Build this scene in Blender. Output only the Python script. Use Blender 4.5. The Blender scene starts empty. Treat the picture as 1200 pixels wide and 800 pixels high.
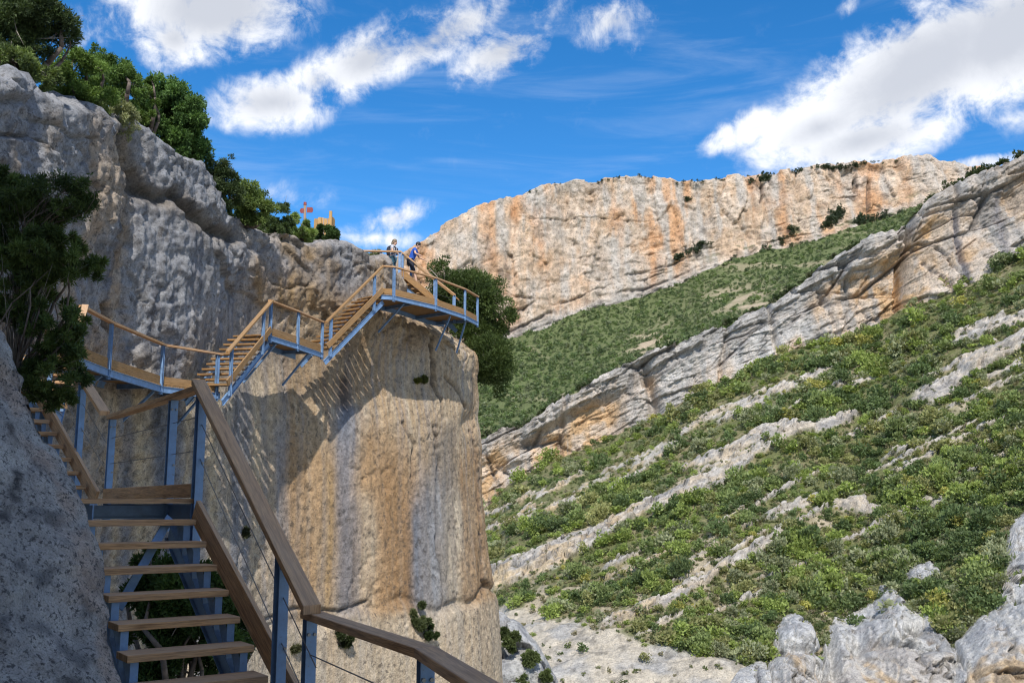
SUN_DIR = (-.07, .69, -.70)
SUN = 2.9
SKY_STRENGTH = .15
EXPOSURE = 0.8
CLOUD = 4.25
SHADE_CLIFF_H = 18.5
DENOISE = True

import bpy, bmesh, math, random
import numpy as np
from mathutils import Vector, Matrix

random.seed(7)
RNG = np.random.default_rng(11)
scene = bpy.context.scene
COL = scene.collection
R = math.radians

# ------------------------------------------------------------------ camera
F = 1167.0                      # focal length in photo pixels (35 mm lens)
PITCH = R(9.25)
CP, SP = math.cos(PITCH), math.sin(PITCH)
cam_d = bpy.data.cameras.new('camera')
cam_d.lens = 35.0; cam_d.sensor_width = 36.0
cam_d.clip_start = 0.05; cam_d.clip_end = 6000
cam = bpy.data.objects.new('camera', cam_d); COL.objects.link(cam)
cam.location = (0, 0, 0); cam.rotation_euler = (math.pi/2 + PITCH, 0, 0)
scene.camera = cam

def ray(px, py):
    a = (px-600.0)/F; b = (400.0-py)/F
    return a, CP - b*SP, SP + b*CP
def P(px, py, Y):
    """point seen at photo pixel (px,py) whose distance along Y is known"""
    x, y, z = ray(px, py)
    return np.stack([np.asarray(x*Y/y, float), np.asarray(Y+0*x, float), np.asarray(z*Y/y, float)], -1)
def PZ(px, py, z):
    """point seen at photo pixel whose height is known"""
    x, y, zz = ray(px, py); t = z/zz
    return np.array([x*t, y*t, z])
def proj(p):
    p = np.asarray(p, float)
    f = p[..., 1]*CP + p[..., 2]*SP
    u = -p[..., 1]*SP + p[..., 2]*CP
    f = np.where(f < 0.1, 0.1, f)
    return 600+F*p[..., 0]/f, 400-F*u/f

# ------------------------------------------------------------------ noise
_perm = np.random.default_rng(3).permutation(256).astype(np.int64)
_perm = np.concatenate([_perm, _perm, _perm])
_grad = np.random.default_rng(5).normal(size=(256, 3)); _grad /= np.linalg.norm(_grad, axis=1)[:, None]
def perlin(p):
    p = np.asarray(p, float)
    i = np.floor(p).astype(np.int64); f = p-i; i &= 255
    u = f*f*f*(f*(f*6-15)+10)
    out = 0
    for dx in (0, 1):
        wx = u[..., 0] if dx else 1-u[..., 0]
        for dy in (0, 1):
            wy = u[..., 1] if dy else 1-u[..., 1]
            for dz in (0, 1):
                wz = u[..., 2] if dz else 1-u[..., 2]
                h = _perm[_perm[_perm[(i[..., 0]+dx) & 255]+((i[..., 1]+dy) & 255)]+((i[..., 2]+dz) & 255)]
                g = _grad[h]
                d = g[..., 0]*(f[..., 0]-dx)+g[..., 1]*(f[..., 1]-dy)+g[..., 2]*(f[..., 2]-dz)
                out = out + wx*wy*wz*d
    return out*1.5
def fbm(p, oct=4, gain=.5, lac=2.03):
    a, s, o = 1., 0., 0
    p = np.asarray(p, float)
    for k in range(oct):
        o = o + a*perlin(p+k*17.3); s += a; a *= gain; p = p*lac
    return o/s*1.4
def ridged(p, oct=4):
    a, s, o = 1., 0., 0
    p = np.asarray(p, float)
    for k in range(oct):
        o = o + a*(1-2*np.abs(perlin(p+k*9.1))); s += a; a *= .5; p = p*2.1
    return o/s
def worley(p):
    """F1, F2-F1 and a random value per cell"""
    p = np.asarray(p, float); i = np.floor(p).astype(np.int64)
    f1 = np.full(p.shape[:-1], 9.); f2 = f1.copy(); idv = np.zeros(p.shape[:-1])
    for dx in (-1, 0, 1):
        for dy in (-1, 0, 1):
            for dz in (-1, 0, 1):
                c = i+np.array([dx, dy, dz])
                h = _perm[_perm[_perm[c[..., 0] & 255]+(c[..., 1] & 255)]+(c[..., 2] & 255)]
                q = c+np.stack([_perm[h+1], _perm[h+2], _perm[h+3]], -1)/255.
                d = np.sqrt(((q-p)**2).sum(-1))
                near = d < f1
                f2 = np.where(near, f1, np.minimum(f2, d)); idv = np.where(near, _perm[h+5]/255., idv); f1 = np.where(near, d, f1)
    return f1, f2-f1, idv
def sstep(a, b, x):
    t = np.clip((x-a)/(b-a), 0, 1); return t*t*(3-2*t)
def bump1(x, c, w):
    return np.exp(-((x-c)/w)**2)
def mixc(c, col, m):
    return c*(1-m[..., None])+np.asarray(col)*m[..., None]

# ------------------------------------------------------------------ objects
def tag(o, label=None, cat=None, group=None, kind=None):
    if label: o['label'] = label
    if cat: o['category'] = cat
    if group: o['group'] = group
    if kind: o['kind'] = kind
    return o
def thing(name, label, cat, loc=(0, 0, 0), group=None):
    o = bpy.data.objects.new(name, None); COL.objects.link(o)
    o.empty_display_size = .2
    o.location = loc
    return tag(o, label, cat, group)
def link(name, me, parent=None):
    o = bpy.data.objects.new(name, me); COL.objects.link(o)
    if parent is not None:
        o.parent = parent
        o.matrix_parent_inverse = Matrix.Translation(parent_world(parent)).inverted()
    return o
def parent_world(p):
    v = Vector(p.location)
    while p.parent is not None:
        if p.matrix_parent_inverse != Matrix.Identity(4): v = v + p.matrix_parent_inverse.to_translation()
        p = p.parent; v = v + Vector(p.location)
    return v
def mesh_np(name, V, Fq, mat, col=None, smooth=False, uv=None):
    """fast mesh from arrays; Fq is (n,3) or (n,4)"""
    V = np.asarray(V, np.float32).reshape(-1, 3); Fq = np.asarray(Fq, np.int32)
    me = bpy.data.meshes.new(name)
    n, k = Fq.shape
    me.vertices.add(len(V)); me.vertices.foreach_set('co', V.ravel())
    me.loops.add(n*k); me.loops.foreach_set('vertex_index', Fq.ravel())
    me.polygons.add(n); me.polygons.foreach_set('loop_start', np.arange(0, n*k, k, dtype=np.int32))
    me.polygons.foreach_set('loop_total', np.full(n, k, np.int32))
    if smooth: me.polygons.foreach_set('use_smooth', np.ones(n, bool))
    if col is not None:
        at = me.color_attributes.new('tint', 'FLOAT_COLOR', 'POINT')
        c = np.ones((len(V), 4), np.float32); c[:, :3] = np.asarray(col, np.float32).reshape(-1, 3)
        at.data.foreach_set('color', c.ravel())
    me.materials.append(mat)
    me.update(calc_edges=True)
    return me
def grid_faces(nr, nc):
    r, c = np.meshgrid(np.arange(nr-1), np.arange(nc-1), indexing='ij')
    a = (r*nc+c).ravel()
    return np.stack([a, a+1, a+nc+1, a+nc], -1)
def grid_normals(G):
    du = np.gradient(G, axis=1); dv = np.gradient(G, axis=0)
    n = np.cross(du, dv); n /= np.linalg.norm(n, axis=-1)[..., None]+1e-9
    return n

class MB:
    """collects boxes, bars and tubes with uvs (u runs along the grain, in metres); build() links ONE mesh object"""
    def __init__(s): s.v = []; s.f = []; s.uv = []
    def _q(s, idx, uvs): s.f.append(idx); s.uv.append(uvs)
    def bar(s, p0, p1, w, h, up=(0, 0, 1), cut0=None, cut1=None):
        """box along p0-p1: w across, h along up; optional mitre normals"""
        p0 = np.asarray(p0, float); p1 = np.asarray(p1, float)
        d = p1-p0; L = np.linalg.norm(d); d /= L
        up = np.asarray(up, float); side = np.cross(d, up); side /= np.linalg.norm(side); u2 = np.cross(side, d)
        b = len(s.v); off = random.random()*50
        for p, cut in ((p0, cut0), (p1, cut1)):
            for sx, sy in ((-1, -1), (1, -1), (1, 1), (-1, 1)):
                q = p+side*sx*w/2+u2*sy*h/2
                if cut is not None:
                    cn = np.asarray(cut, float); q = q + d*(np.dot(p-q, cn)/np.dot(d, cn))
                s.v.append(q)
        ws = (w, h, w, h)
        for i in range(4):
            j = (i+1) % 4; v0 = off+i*.37
            s._q((b+i, b+4+i, b+4+j, b+j), ((off, v0), (off+L, v0), (off+L, v0+ws[i]), (off, v0+ws[i])))
        s._q((b, b+1, b+2, b+3), ((off, 0), (off, w), (off+h, w), (off+h, 0)))
        s._q((b+7, b+6, b+5, b+4), ((off, 0), (off, w), (off+h, w), (off+h, 0)))
        return s
    def chain(s, pts, w, h):
        """plank along a polyline, mitred at the corners"""
        pts = [np.asarray(p, float) for p in pts]
        ds = [(b-a)/np.linalg.norm(b-a) for a, b in zip(pts, pts[1:])]
        for i in range(len(pts)-1):
            c0 = None if i == 0 else (ds[i-1]*[1, 1, 0]/np.linalg.norm(ds[i-1][:2])+ds[i]*[1, 1, 0]/np.linalg.norm(ds[i][:2]))
            c1 = None if i == len(pts)-2 else (ds[i]*[1, 1, 0]/np.linalg.norm(ds[i][:2])+ds[i+1]*[1, 1, 0]/np.linalg.norm(ds[i+1][:2]))
            s.bar(pts[i], pts[i+1], w, h, cut0=c0, cut1=c1)
        return s
    def ibeam(s, p0, p1, w, h, t=.007, up=(0, 0, 1)):
        """steel I profile: flanges w wide, h apart along `up`"""
        p0 = np.asarray(p0, float); p1 = np.asarray(p1, float); d = (p1-p0)/np.linalg.norm(p1-p0)
        up = np.asarray(up, float); side = np.cross(d, up); side /= np.linalg.norm(side); u2 = np.cross(side, d)
        s.bar(p0+u2*(h-t)/2, p1+u2*(h-t)/2, w, t, u2); s.bar(p0-u2*(h-t)/2, p1-u2*(h-t)/2, w, t, u2)
        s.bar(p0, p1, t, h-2*t-.001, u2)
        return s
    def tube(s, p0, p1, r0, r1=None, n=8):
        p0 = np.asarray(p0, float); p1 = np.asarray(p1, float); r1 = r0 if r1 is None else r1
        d = p1-p0; L = np.linalg.norm(d); d /= L
        a = np.cross(d, (0, 0, 1) if abs(d[2]) < .9 else (1, 0, 0)); a /= np.linalg.norm(a); c = np.cross(d, a)
        b = len(s.v)
        for p, r in ((p0, r0), (p1, r1)):
            for k in range(n):
                t = 2*math.pi*k/n; s.v.append(p+r*(a*math.cos(t)+c*math.sin(t)))
        for k in range(n):
            j = (k+1) % n
            s._q((b+k, b+j, b+n+j, b+n+k), ((0, k/n), (0, (k+1)/n), (L, (k+1)/n), (L, k/n)))
        s._q(tuple(b+k for k in reversed(range(n))), tuple((0, 0) for _ in range(n)))
        s._q(tuple(b+n+k for k in range(n)), tuple((0, 0) for _ in range(n)))
        return s
    def build(s, name, mat, parent=None, bevel=0, smooth=False):
        me = bpy.data.meshes.new(name)
        me.from_pydata([tuple(v) for v in s.v], [], s.f)
        uvl = me.uv_layers.new(name='grain')
        uvl.data.foreach_set('uv', np.array([c for f in s.uv for c in f], np.float32).ravel())
        me.materials.append(mat)
        if smooth: me.polygons.foreach_set('use_smooth', np.ones(len(me.polygons), bool))
        me.update()
        o = link(name, me, parent)
        if bevel:
            m = o.modifiers.new('bevel', 'BEVEL'); m.width = bevel; m.segments = 2; m.limit_method = 'ANGLE'
        return o

# ------------------------------------------------------------------ materials
def new_mat(name):
    m = bpy.data.materials.new(name); m.use_nodes = True
    nt = m.node_tree; nt.nodes.clear()
    return m, nt, nt.nodes, nt.links
def N(nodes, t, **kw):
    n = nodes.new(t)
    for k, v in kw.items():
        if k in n.inputs: n.inputs[k].default_value = v
        else: setattr(n, k, v)
    return n
def mixnode(nodes, links, a, b, fac, blend='MIX'):
    m = nodes.new('ShaderNodeMix'); m.data_type = 'RGBA'; m.blend_type = blend
    for sock, v in ((m.inputs[6], a), (m.inputs[7], b), (m.inputs[0], fac)):
        if hasattr(v, 'is_linked'): links.new(v, sock)
        elif isinstance(v, (int, float)): sock.default_value = v
        else: sock.default_value = (*v, 1)
    return m.outputs[2]
def rampnode(nodes, links, fac, stops):
    r = nodes.new('ShaderNodeValToRGB'); links.new(fac, r.inputs[0])
    el = r.color_ramp.elements
    while len(el) < len(stops): el.new(.5)
    for e, (p, c) in zip(el, stops):
        e.position = p; e.color = (*c, 1) if not isinstance(c, (int, float)) else (c, c, c, 1)
    return r.outputs[0]

def rock_mat(name, scale, bump_dist, bump=.8, pit=.5, speck=None, pock=None):
    """limestone: colour from the 'tint' stains of the mesh times fine mottling; scale = size of the fine grain in 1/m"""
    m, nt, n, l = new_mat(name)
    out = N(n, 'ShaderNodeOutputMaterial'); bs = N(n, 'ShaderNodeBsdfPrincipled', Roughness=.93)
    bs.inputs['Specular IOR Level'].default_value = .15
    at = N(n, 'ShaderNodeAttribute', attribute_name='tint')
    tc = N(n, 'ShaderNodeTexCoord')
    n1 = N(n, 'ShaderNodeTexNoise', Scale=scale, Detail=10., Roughness=.74); l.new(tc.outputs['Object'], n1.inputs['Vector'])
    n2 = N(n, 'ShaderNodeTexNoise', Scale=scale*5.3, Detail=5., Roughness=.7); l.new(tc.outputs['Object'], n2.inputs['Vector'])
    mot = rampnode(n, l, n1.outputs[0], [(.30, .48), (.42, .86), (.52, 1.), (.70, 1.32)])
    c = mixnode(n, l, at.outputs['Color'], mot, 1., 'MULTIPLY')
    mot2 = rampnode(n, l, n2.outputs[0], [(.36, .45), (.47, .95), (.66, 1.22)])
    c = mixnode(n, l, c, mot2, .75, 'MULTIPLY')
    if speck:
        n3 = N(n, 'ShaderNodeTexNoise', Scale=speck[0], Detail=6., Roughness=.75); l.new(tc.outputs['Object'], n3.inputs['Vector'])
        k = rampnode(n, l, n3.outputs[0], [(speck[1], 0.), (speck[1]+.07, speck[3])])
        c = mixnode(n, l, c, speck[2], k)
    if pock:                                   # pockmarks: small dark dots in patches, in the colour only
        pv = N(n, 'ShaderNodeTexVoronoi', Scale=pock[0], feature='F1', Randomness=1.)
        pd = N(n, 'ShaderNodeMix'); pd.data_type = 'VECTOR'; pd.inputs[0].default_value = .35
        l.new(tc.outputs['Object'], pd.inputs[4]); l.new(n2.outputs['Color'], pd.inputs[5]); l.new(pd.outputs[1], pv.inputs['Vector'])
        pk = rampnode(n, l, pv.outputs['Distance'], [(.22, 1.), (.36, 0.)])
        pn = N(n, 'ShaderNodeTexNoise', Scale=pock[1], Detail=4., Roughness=.6); l.new(tc.outputs['Object'], pn.inputs['Vector'])
        pm = rampnode(n, l, pn.outputs[0], [(.44, 0.), (.6, pock[2])])
        pkm = N(n, 'ShaderNodeMath', operation='MULTIPLY'); l.new(pk, pkm.inputs[0]); l.new(pm, pkm.inputs[1])
        c = mixnode(n, l, c, (.07, .06, .052), pkm.outputs[0])
    l.new(c, bs.inputs['Base Color'])
    vo = N(n, 'ShaderNodeTexVoronoi', Scale=scale*1.7, feature='F1'); 
    dist = N(n, 'ShaderNodeMix'); dist.data_type = 'VECTOR'; dist.inputs[0].default_value = .12/scale*2
    l.new(tc.outputs['Object'], dist.inputs[4]); l.new(n1.outputs['Color'], dist.inputs[5])
    l.new(dist.outputs[1], vo.inputs['Vector'])
    ad = N(n, 'ShaderNodeMath', operation='MULTIPLY_ADD'); l.new(vo.outputs['Distance'], ad.inputs[0]); ad.inputs[1].default_value = pit
    l.new(n1.outputs[0], ad.inputs[2])
    ad2 = N(n, 'ShaderNodeMath', operation='MULTIPLY_ADD'); l.new(n2.outputs[0], ad2.inputs[0]); ad2.inputs[1].default_value = .35; l.new(ad.outputs[0], ad2.inputs[2])
    b = N(n, 'ShaderNodeBump', Strength=bump, Distance=bump_dist); l.new(ad2.outputs[0], b.inputs['Height'])
    l.new(b.outputs[0], bs.inputs['Normal']); l.new(bs.outputs[0], out.inputs[0])
    return m

def wood_mat(name, dark, light, grey, wear):
    m, nt, n, l = new_mat(name)
    out = N(n, 'ShaderNodeOutputMaterial'); bs = N(n, 'ShaderNodeBsdfPrincipled', Roughness=.8)
    bs.inputs['Specular IOR Level'].default_value = .12
    uv = N(n, 'ShaderNodeUVMap', uv_map='grain')
    mp = N(n, 'ShaderNodeMapping'); mp.inputs['Scale'].default_value = (1.3, 26, 1); l.new(uv.outputs[0], mp.inputs[0])
    g = N(n, 'ShaderNodeTexNoise', Scale=1.6, Detail=8., Roughness=.62, Distortion=.9); l.new(mp.outputs[0], g.inputs['Vector'])
    mp2 = N(n, 'ShaderNodeMapping'); mp2.inputs['Scale'].default_value = (6, 160, 1); l.new(uv.outputs[0], mp2.inputs[0])
    g2 = N(n, 'ShaderNodeTexNoise', Scale=1.3, Detail=4., Roughness=.6); l.new(mp2.outputs[0], g2.inputs['Vector'])
    c = rampnode(n, l, g.outputs[0], [(.3, dark), (.52, light), (.75, tuple(x*1.25 for x in light))])
    k2 = rampnode(n, l, g2.outputs[0], [(.33, .4), (.6, 1.15)])
    c = mixnode(n, l, c, k2, .75, 'MULTIPLY')
    mp3 = N(n, 'ShaderNodeMapping'); mp3.inputs['Scale'].default_value = (.5, 3, 1); l.new(uv.outputs[0], mp3.inputs[0])
    g3 = N(n, 'ShaderNodeTexNoise', Scale=1.7, Detail=5., Roughness=.6); l.new(mp3.outputs[0], g3.inputs['Vector'])
    k3 = rampnode(n, l, g3.outputs[0], [(.35, 0.), (.7, wear)])
    c = mixnode(n, l, c, grey, k3)
    # weathering: upward faces bleach grey
    ge = N(n, 'ShaderNodeNewGeometry'); sx = N(n, 'ShaderNodeSeparateXYZ'); l.new(ge.outputs['Normal'], sx.inputs[0])
    k4 = rampnode(n, l, sx.outputs[2], [(.55, 0.), (.9, .32)])
    c = mixnode(n, l, c, tuple(x*1.15 for x in grey), k4)
    l.new(c, bs.inputs['Base Color'])
    b = N(n, 'ShaderNodeBump', Strength=.5, Distance=.004); l.new(g2.outputs[0], b.inputs['Height']); l.new(b.outputs[0], bs.inputs['Normal'])
    l.new(bs.outputs[0], out.inputs[0])
    return m

def steel_mat(name, colr, rough=.42, metal=.35):
    m, nt, n, l = new_mat(name)
    out = N(n, 'ShaderNodeOutputMaterial'); bs = N(n, 'ShaderNodeBsdfPrincipled', Roughness=rough, Metallic=metal)
    tc = N(n, 'ShaderNodeTexCoord')
    g = N(n, 'ShaderNodeTexNoise', Scale=7., Detail=6., Roughness=.65); l.new(tc.outputs['Object'], g.inputs['Vector'])
    c = rampnode(n, l, g.outputs[0], [(.3, tuple(x*.7 for x in colr)), (.55, colr), (.75, tuple(min(1, x*1.25) for x in colr))])
    g2 = N(n, 'ShaderNodeTexNoise', Scale=38., Detail=4.); l.new(tc.outputs['Object'], g2.inputs['Vector'])
    k = rampnode(n, l, g2.outputs[0], [(.66, 0.), (.74, .5)])
    c = mixnode(n, l, c, (.16, .12, .09), k)
    l.new(c, bs.inputs['Base Color'])
    rr = rampnode(n, l, g.outputs[0], [(.3, rough*.8), (.7, min(1, rough*1.35))]); l.new(rr, bs.inputs['Roughness'])
    l.new(bs.outputs[0], out.inputs[0])
    return m

def leaf_mat(name, gain=1., transl=.28):
    """foliage: leaf colour from the 'tint' attribute (age of the clump), thin leaves let light through"""
    m, nt, n, l = new_mat(name)
    out = N(n, 'ShaderNodeOutputMaterial')
    at = N(n, 'ShaderNodeAttribute', attribute_name='tint')
    oi = N(n, 'ShaderNodeObjectInfo')
    k = rampnode(n, l, oi.outputs['Random'], [(0., .8*gain), (1., 1.2*gain)])
    c = mixnode(n, l, at.outputs['Color'], k, 1., 'MULTIPLY')
    d = N(n, 'ShaderNodeBsdfPrincipled', Roughness=.65); d.inputs['Specular IOR Level'].default_value = .25; l.new(c, d.inputs['Base Color'])
    t = N(n, 'ShaderNodeBsdfTranslucent'); c2 = mixnode(n, l, c, (1.25, 1.3, .6), 1., 'MULTIPLY'); l.new(c2, t.inputs[0])
    mx = N(n, 'ShaderNodeMixShader', Fac=transl); l.new(d.outputs[0], mx.inputs[1]); l.new(t.outputs[0], mx.inputs[2])
    l.new(mx.outputs[0], out.inputs[0])
    return m

def plain_mat(name, colr, rough=.7, var=.25, scale=20.):
    m, nt, n, l = new_mat(name)
    out = N(n, 'ShaderNodeOutputMaterial'); bs = N(n, 'ShaderNodeBsdfPrincipled', Roughness=rough)
    tc = N(n, 'ShaderNodeTexCoord'); g = N(n, 'ShaderNodeTexNoise', Scale=scale, Detail=4.); l.new(tc.outputs['Object'], g.inputs['Vector'])
    c = rampnode(n, l, g.outputs[0], [(.3, tuple(x*(1-var) for x in colr)), (.7, tuple(min(1, x*(1+var)) for x in colr))])
    l.new(c, bs.inputs['Base Color']); l.new(bs.outputs[0], out.inputs[0])
    return m

M = {}
M['wall'] = rock_mat('limestone_wall', 4.6, .075, 1., .22, speck=(6.5, .56, (.075, .068, .062), .7), pock=(5.2, .32, .75))
M['near_rock'] = rock_mat('speckled_rock', 15., .03, 1., .45, speck=(30., .525, (.045, .046, .052), .85))
M['far_cliff'] = rock_mat('far_limestone', .13, 2.6, 1., .6, speck=(.22, .6, (.12, .105, .09), .7), pock=(.13, .018, .5))
M['mid_cliff'] = rock_mat('banded_limestone', .34, 1.0, 1., .55, speck=(.5, .61, (.10, .095, .09), .6))
M['outcrop'] = rock_mat('pale_outcrop', .9, .4, 1., .55, speck=(1.6, .58, (.10, .10, .10), .6))
M['soil'] = rock_mat('stony_soil', .8, .5, .9, .5)
M['wood'] = wood_mat('weathered_timber', (.20, .10, .045), (.54, .31, .15), (.46, .35, .26), .42)
M['deck_wood'] = wood_mat('larch_boards', (.15, .078, .026), (.35, .195, .078), (.29, .22, .15), .35)
M['steel'] = steel_mat('blue_grey_steel', (.165, .275, .45), .5, .12)
M['cable'] = steel_mat('steel_cable', (.22, .22, .22), .4, .8)
M['leaf'] = leaf_mat('foliage')
M['bark'] = plain_mat('bark', (.13, .10, .08), .9, .4, 14.)
M['twig'] = plain_mat('dry_twigs', (.30, .26, .22), .9, .3, 14.)

# ------------------------------------------------------------------ walkway (timber on blue-grey steel)
def arr(*a): return np.array(a, float)
UP = arr(0, 0, 1)
def flat(v): v = np.array([v[0], v[1], 0.]); return v/np.linalg.norm(v)
def perp_right(d): return arr(d[1], -d[0], 0)       # outward (valley) side when walking along d uphill

def post(parent, top, bottom, facing, w=.07, h=.095):
    m = MB(); m.ibeam(bottom, top, w, h, .009, facing)
    o = m.build('post', M['steel'], parent)
    if np.asarray(top)[1] < 14:
        tp, bt, fc_ = np.asarray(top, float), np.asarray(bottom, float), np.asarray(facing, float); sd = np.cross(fc_, (0, 0, 1)); sd /= np.linalg.norm(sd)
        for dz, sg in ((.09, 1), (.09, -1), (.62, 1)):
            q = tp-(tp-bt)/np.linalg.norm(tp-bt)*dz-fc_*(h/2)+sd*sg*.02
            MB().tube(q+fc_*.004, q-fc_*.012, .011, n=6).build('bolt', M['cable'], o)
    return o

def stair(label, A, B, z0, z1, n, width, rail_h=1.0, rail_off=.10, post_at=(), cables=True, wood='wood', detail=True,
          rail=True, rail_ext=(0, 0), board=True, tread_d=.27, inner_post=False, brace=False, post_low=.35):
    """A,B: outer end of the foot and head nosing (xy); treads reach `width` to the inner side"""
    A = arr(A[0], A[1], z0); B = arr(B[0], B[1], z1)
    d = flat(B-A); out = perp_right(d); inn = -out
    run = np.linalg.norm((B-A)[:2])/n; rise = (z1-z0)/n
    t = thing('staircase', label, 'staircase', tuple(A))
    slope = (B-A)/np.linalg.norm(B-A)
    for k in range(1, n):
        c = A+d*run*k+UP*(rise*k)
        j = (random.random()-.5)*.012
        tr = MB().bar(c+d*.12+out*(.0+j)-UP*.024, c+d*.12+inn*(width+j)-UP*.024, tread_d, .048).build('tread', M[wood], t, .004 if detail else 0)
        if detail:
            for side in (.06, width-.06):
                q = c+d*.03+inn*side-UP*.05; br = MB()
                br.bar(q, q-UP*.26, .055, .010, d)
                br.bar(q+d*.19-UP*.004, q-UP*.25+d*.0, .010, .05, out)
                br.build('bracket', M['steel'], tr)
    for side in (.06, width-.06):
        o = inn*side-UP*.33+d*.12
        MB().ibeam(A+o-slope*.05, B+o+slope*.1, .06, .16, .008).build('stringer', M['steel'], t)
    if board:
        o = UP*(-.035 if detail else .11)
        MB().bar(A+o+out*(.15 if n == 10 and detail else .06)+slope*.1, B+o+out*.06+slope*(-.12 if detail else .05), .04, .20 if detail else .18).build('kick_board', M[wood], t, .004 if detail else 0)
    rf, rh = rail_off if isinstance(rail_off, tuple) else (rail_off, rail_off)
    if rail:
        oA = out*rf+UP*(rail_h-.03); oB = out*rh+UP*(rail_h-.03)
        MB().bar(A+oA-slope*rail_ext[0], B+oB+slope*rail_ext[1], .125, .05, cut0=d, cut1=d).build('handrail', M[wood], t, .006 if detail else 0)
    for f in post_at:
        c = A+(B-A)*f+out*(rf+(rh-rf)*f)
        post(t, c+UP*(rail_h-.065), c-UP*post_low, d)
    if cables:
        m = MB()
        for hh in (.38, .68):
            m.tube(A+out*rf+UP*hh, B+out*rh+UP*hh, .004, n=5)
        m.build('cable', M['cable'], t)
    if brace:
        c0 = P(139, 712, 7.75); c1 = P(199, 606, 8.55)
        MB().bar(c0, c1, .07, .014, d).build('brace', M['steel'], t)
        for f_, s_ in ((.98, width-.1),):
            q = A+(B-A)*f_+inn*s_-UP*.4; MB().ibeam(q, q-UP*2.2, .07, .09, .009, d).build('leg', M['steel'], t)
    return t

def deck(label, outer, z, width, rail_h=1.05, posts=(), wood='deck_wood', kick=.2, rail=True, inner=None, cables=True, name='walkway_deck',
         category='walkway', gap=.012, plank=.14, post_low=.26, braces=(), detail=False, rail_pts=None, zs=0.):
    outer = [arr(p[0], p[1], z) for p in outer]
    ds = [flat(b-a) for a, b in zip(outer, outer[1:])]
    if inner is None:
        inner = []
        for i, p in enumerate(outer):
            if i == 0: nrm = perp_right(ds[0])
            elif i == len(outer)-1: nrm = perp_right(ds[-1])
            else:
                nrm = perp_right(ds[i-1])+perp_right(ds[i]); nrm = nrm/np.linalg.norm(nrm)
                nrm = nrm/max(.5, np.dot(nrm, perp_right(ds[i])))
            inner.append(p-nrm*width)
    else: inner = [arr(p[0], p[1], z) for p in inner]
    t = thing(name, label, category, tuple(outer[0]))
    m = MB()
    for (a, b), (c, e) in zip(zip(outer, outer[1:]), zip(inner, inner[1:])):
        L = max(np.linalg.norm(b-a), .01); k = max(1, int(round(L/(plank+gap)))); 
        for i in range(k):
            f = (i+.5)/k
            p = a+(b-a)*f; q = c+(e-c)*f
            w = L/k-gap
            m.bar(p-UP*.02, q-UP*.02, w, .04)
    m.build('decking', M[wood], t)
    # steel frame
    e = MB()
    for a, b in zip(outer, outer[1:]):
        e.ibeam(a-UP*.125, b-UP*.125, .07, .16, .01)
    e.build('edge_beam', M['steel'], t)
    e = MB()
    for a, b in zip(inner, inner[1:]):
        e.ibeam(a-UP*.125+flat(outer[0]-inner[0])*.2, b-UP*.125+flat(outer[-1]-inner[-1])*.2, .06, .16, .01)
    for (a, b), (c, f) in zip(zip(outer, outer[1:]), zip(inner, inner[1:])):
        k = max(1, int(np.linalg.norm(b-a)/1.3))
        for i in range(k):
            s = (i+.5)/k; e.ibeam(a+(b-a)*s-UP*.12, c+(f-c)*s-UP*.12, .05, .12, .008)
    e.build('joists', M['steel'], t)
    rp = outer if rail_pts is None else [arr(*p) for p in rail_pts]
    if kick:
        e = MB()
        for a, b in zip(outer, outer[1:]):
            dd = flat(b-a); e.bar(a+UP*(kick/2+.01)+dd*.05-perp_right(dd)*.035, b+UP*(kick/2+.01)-dd*.05-perp_right(dd)*.035, .04, kick)
        e.build('kick_board', M[wood], t, .004 if detail else 0)
    if rail:
        MB().chain([p+UP*(rail_h-.028) for p in rp], .12, .05).build('handrail', M['wood'], t, .006 if detail else 0)
        if cables:
            e = MB()
            for a, b in zip(rp, rp[1:]):
                for hh in (.42, .72): e.tube(a+UP*hh, b+UP*hh, .004, n=5)
            e.build('cable', M['cable'], t)
    # posts given as segment + fraction
    for s in posts:
        i = min(int(s), len(rp)-2); f = s-i
        a, b = rp[i], rp[i+1]; c = a+(b-a)*f; dd = flat(b-a)
        post(t, c+UP*(rail_h-.06), c-UP*post_low, dd)
    for s, drop, into in braces:
        i = min(int(s), len(outer)-2); f = s-i
        a = outer[i]+(outer[i+1]-outer[i])*f; c = inner[i]+(inner[i+1]-inner[i])*f
        q = a+(c-a)*into
        MB().bar(a-UP*.2+(c-a)*.08, q-UP*drop, .06, .05, flat(outer[i+1]-outer[i])).build('strut', M['steel'], t)
    return t

# --- flight nearest the camera
K0 = arr(-1.854, 7.40, -.997); STEP = arr(-.163, .225, .1735)
def K(k): return K0+STEP*k
foot, head = K(-4), K(6)
stair('near open staircase of brown timber treads on blue steel stringers beside the speckled rock', foot, head, foot[2], head[2], 10, .88,
      post_at=(.235, .995), rail_ext=(-.10, .12), rail_off=(-.03, .09), detail=True, brace=True, post_low=.62)
Z0 = head[2]
d1 = flat(head-foot); o1 = perp_right(d1)
# --- lower landing the photographer stands on, railing bends towards the camera
zl = foot[2]; zr = zl+1.0
c0 = PZ(362, 714, zr); c1 = PZ(499, 757, zr); c2 = PZ(590, 812, zr)
deck('lowest walkway with a bent brown plank handrail on blue posts in the bottom foreground',
     [(c2+(c2-c1)*1.6)[:2]*1., c2[:2], c1[:2], c0[:2]], zl, 1.3, rail_h=1.0, posts=(1.999, 2.985), wood='wood', kick=.18, detail=True, post_low=.2,
     inner=[(c2[0]-1.6, c2[1]-3.), (-1.9, 2.6), (-1.9, 5.0), (-2.0, 6.0)])
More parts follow.
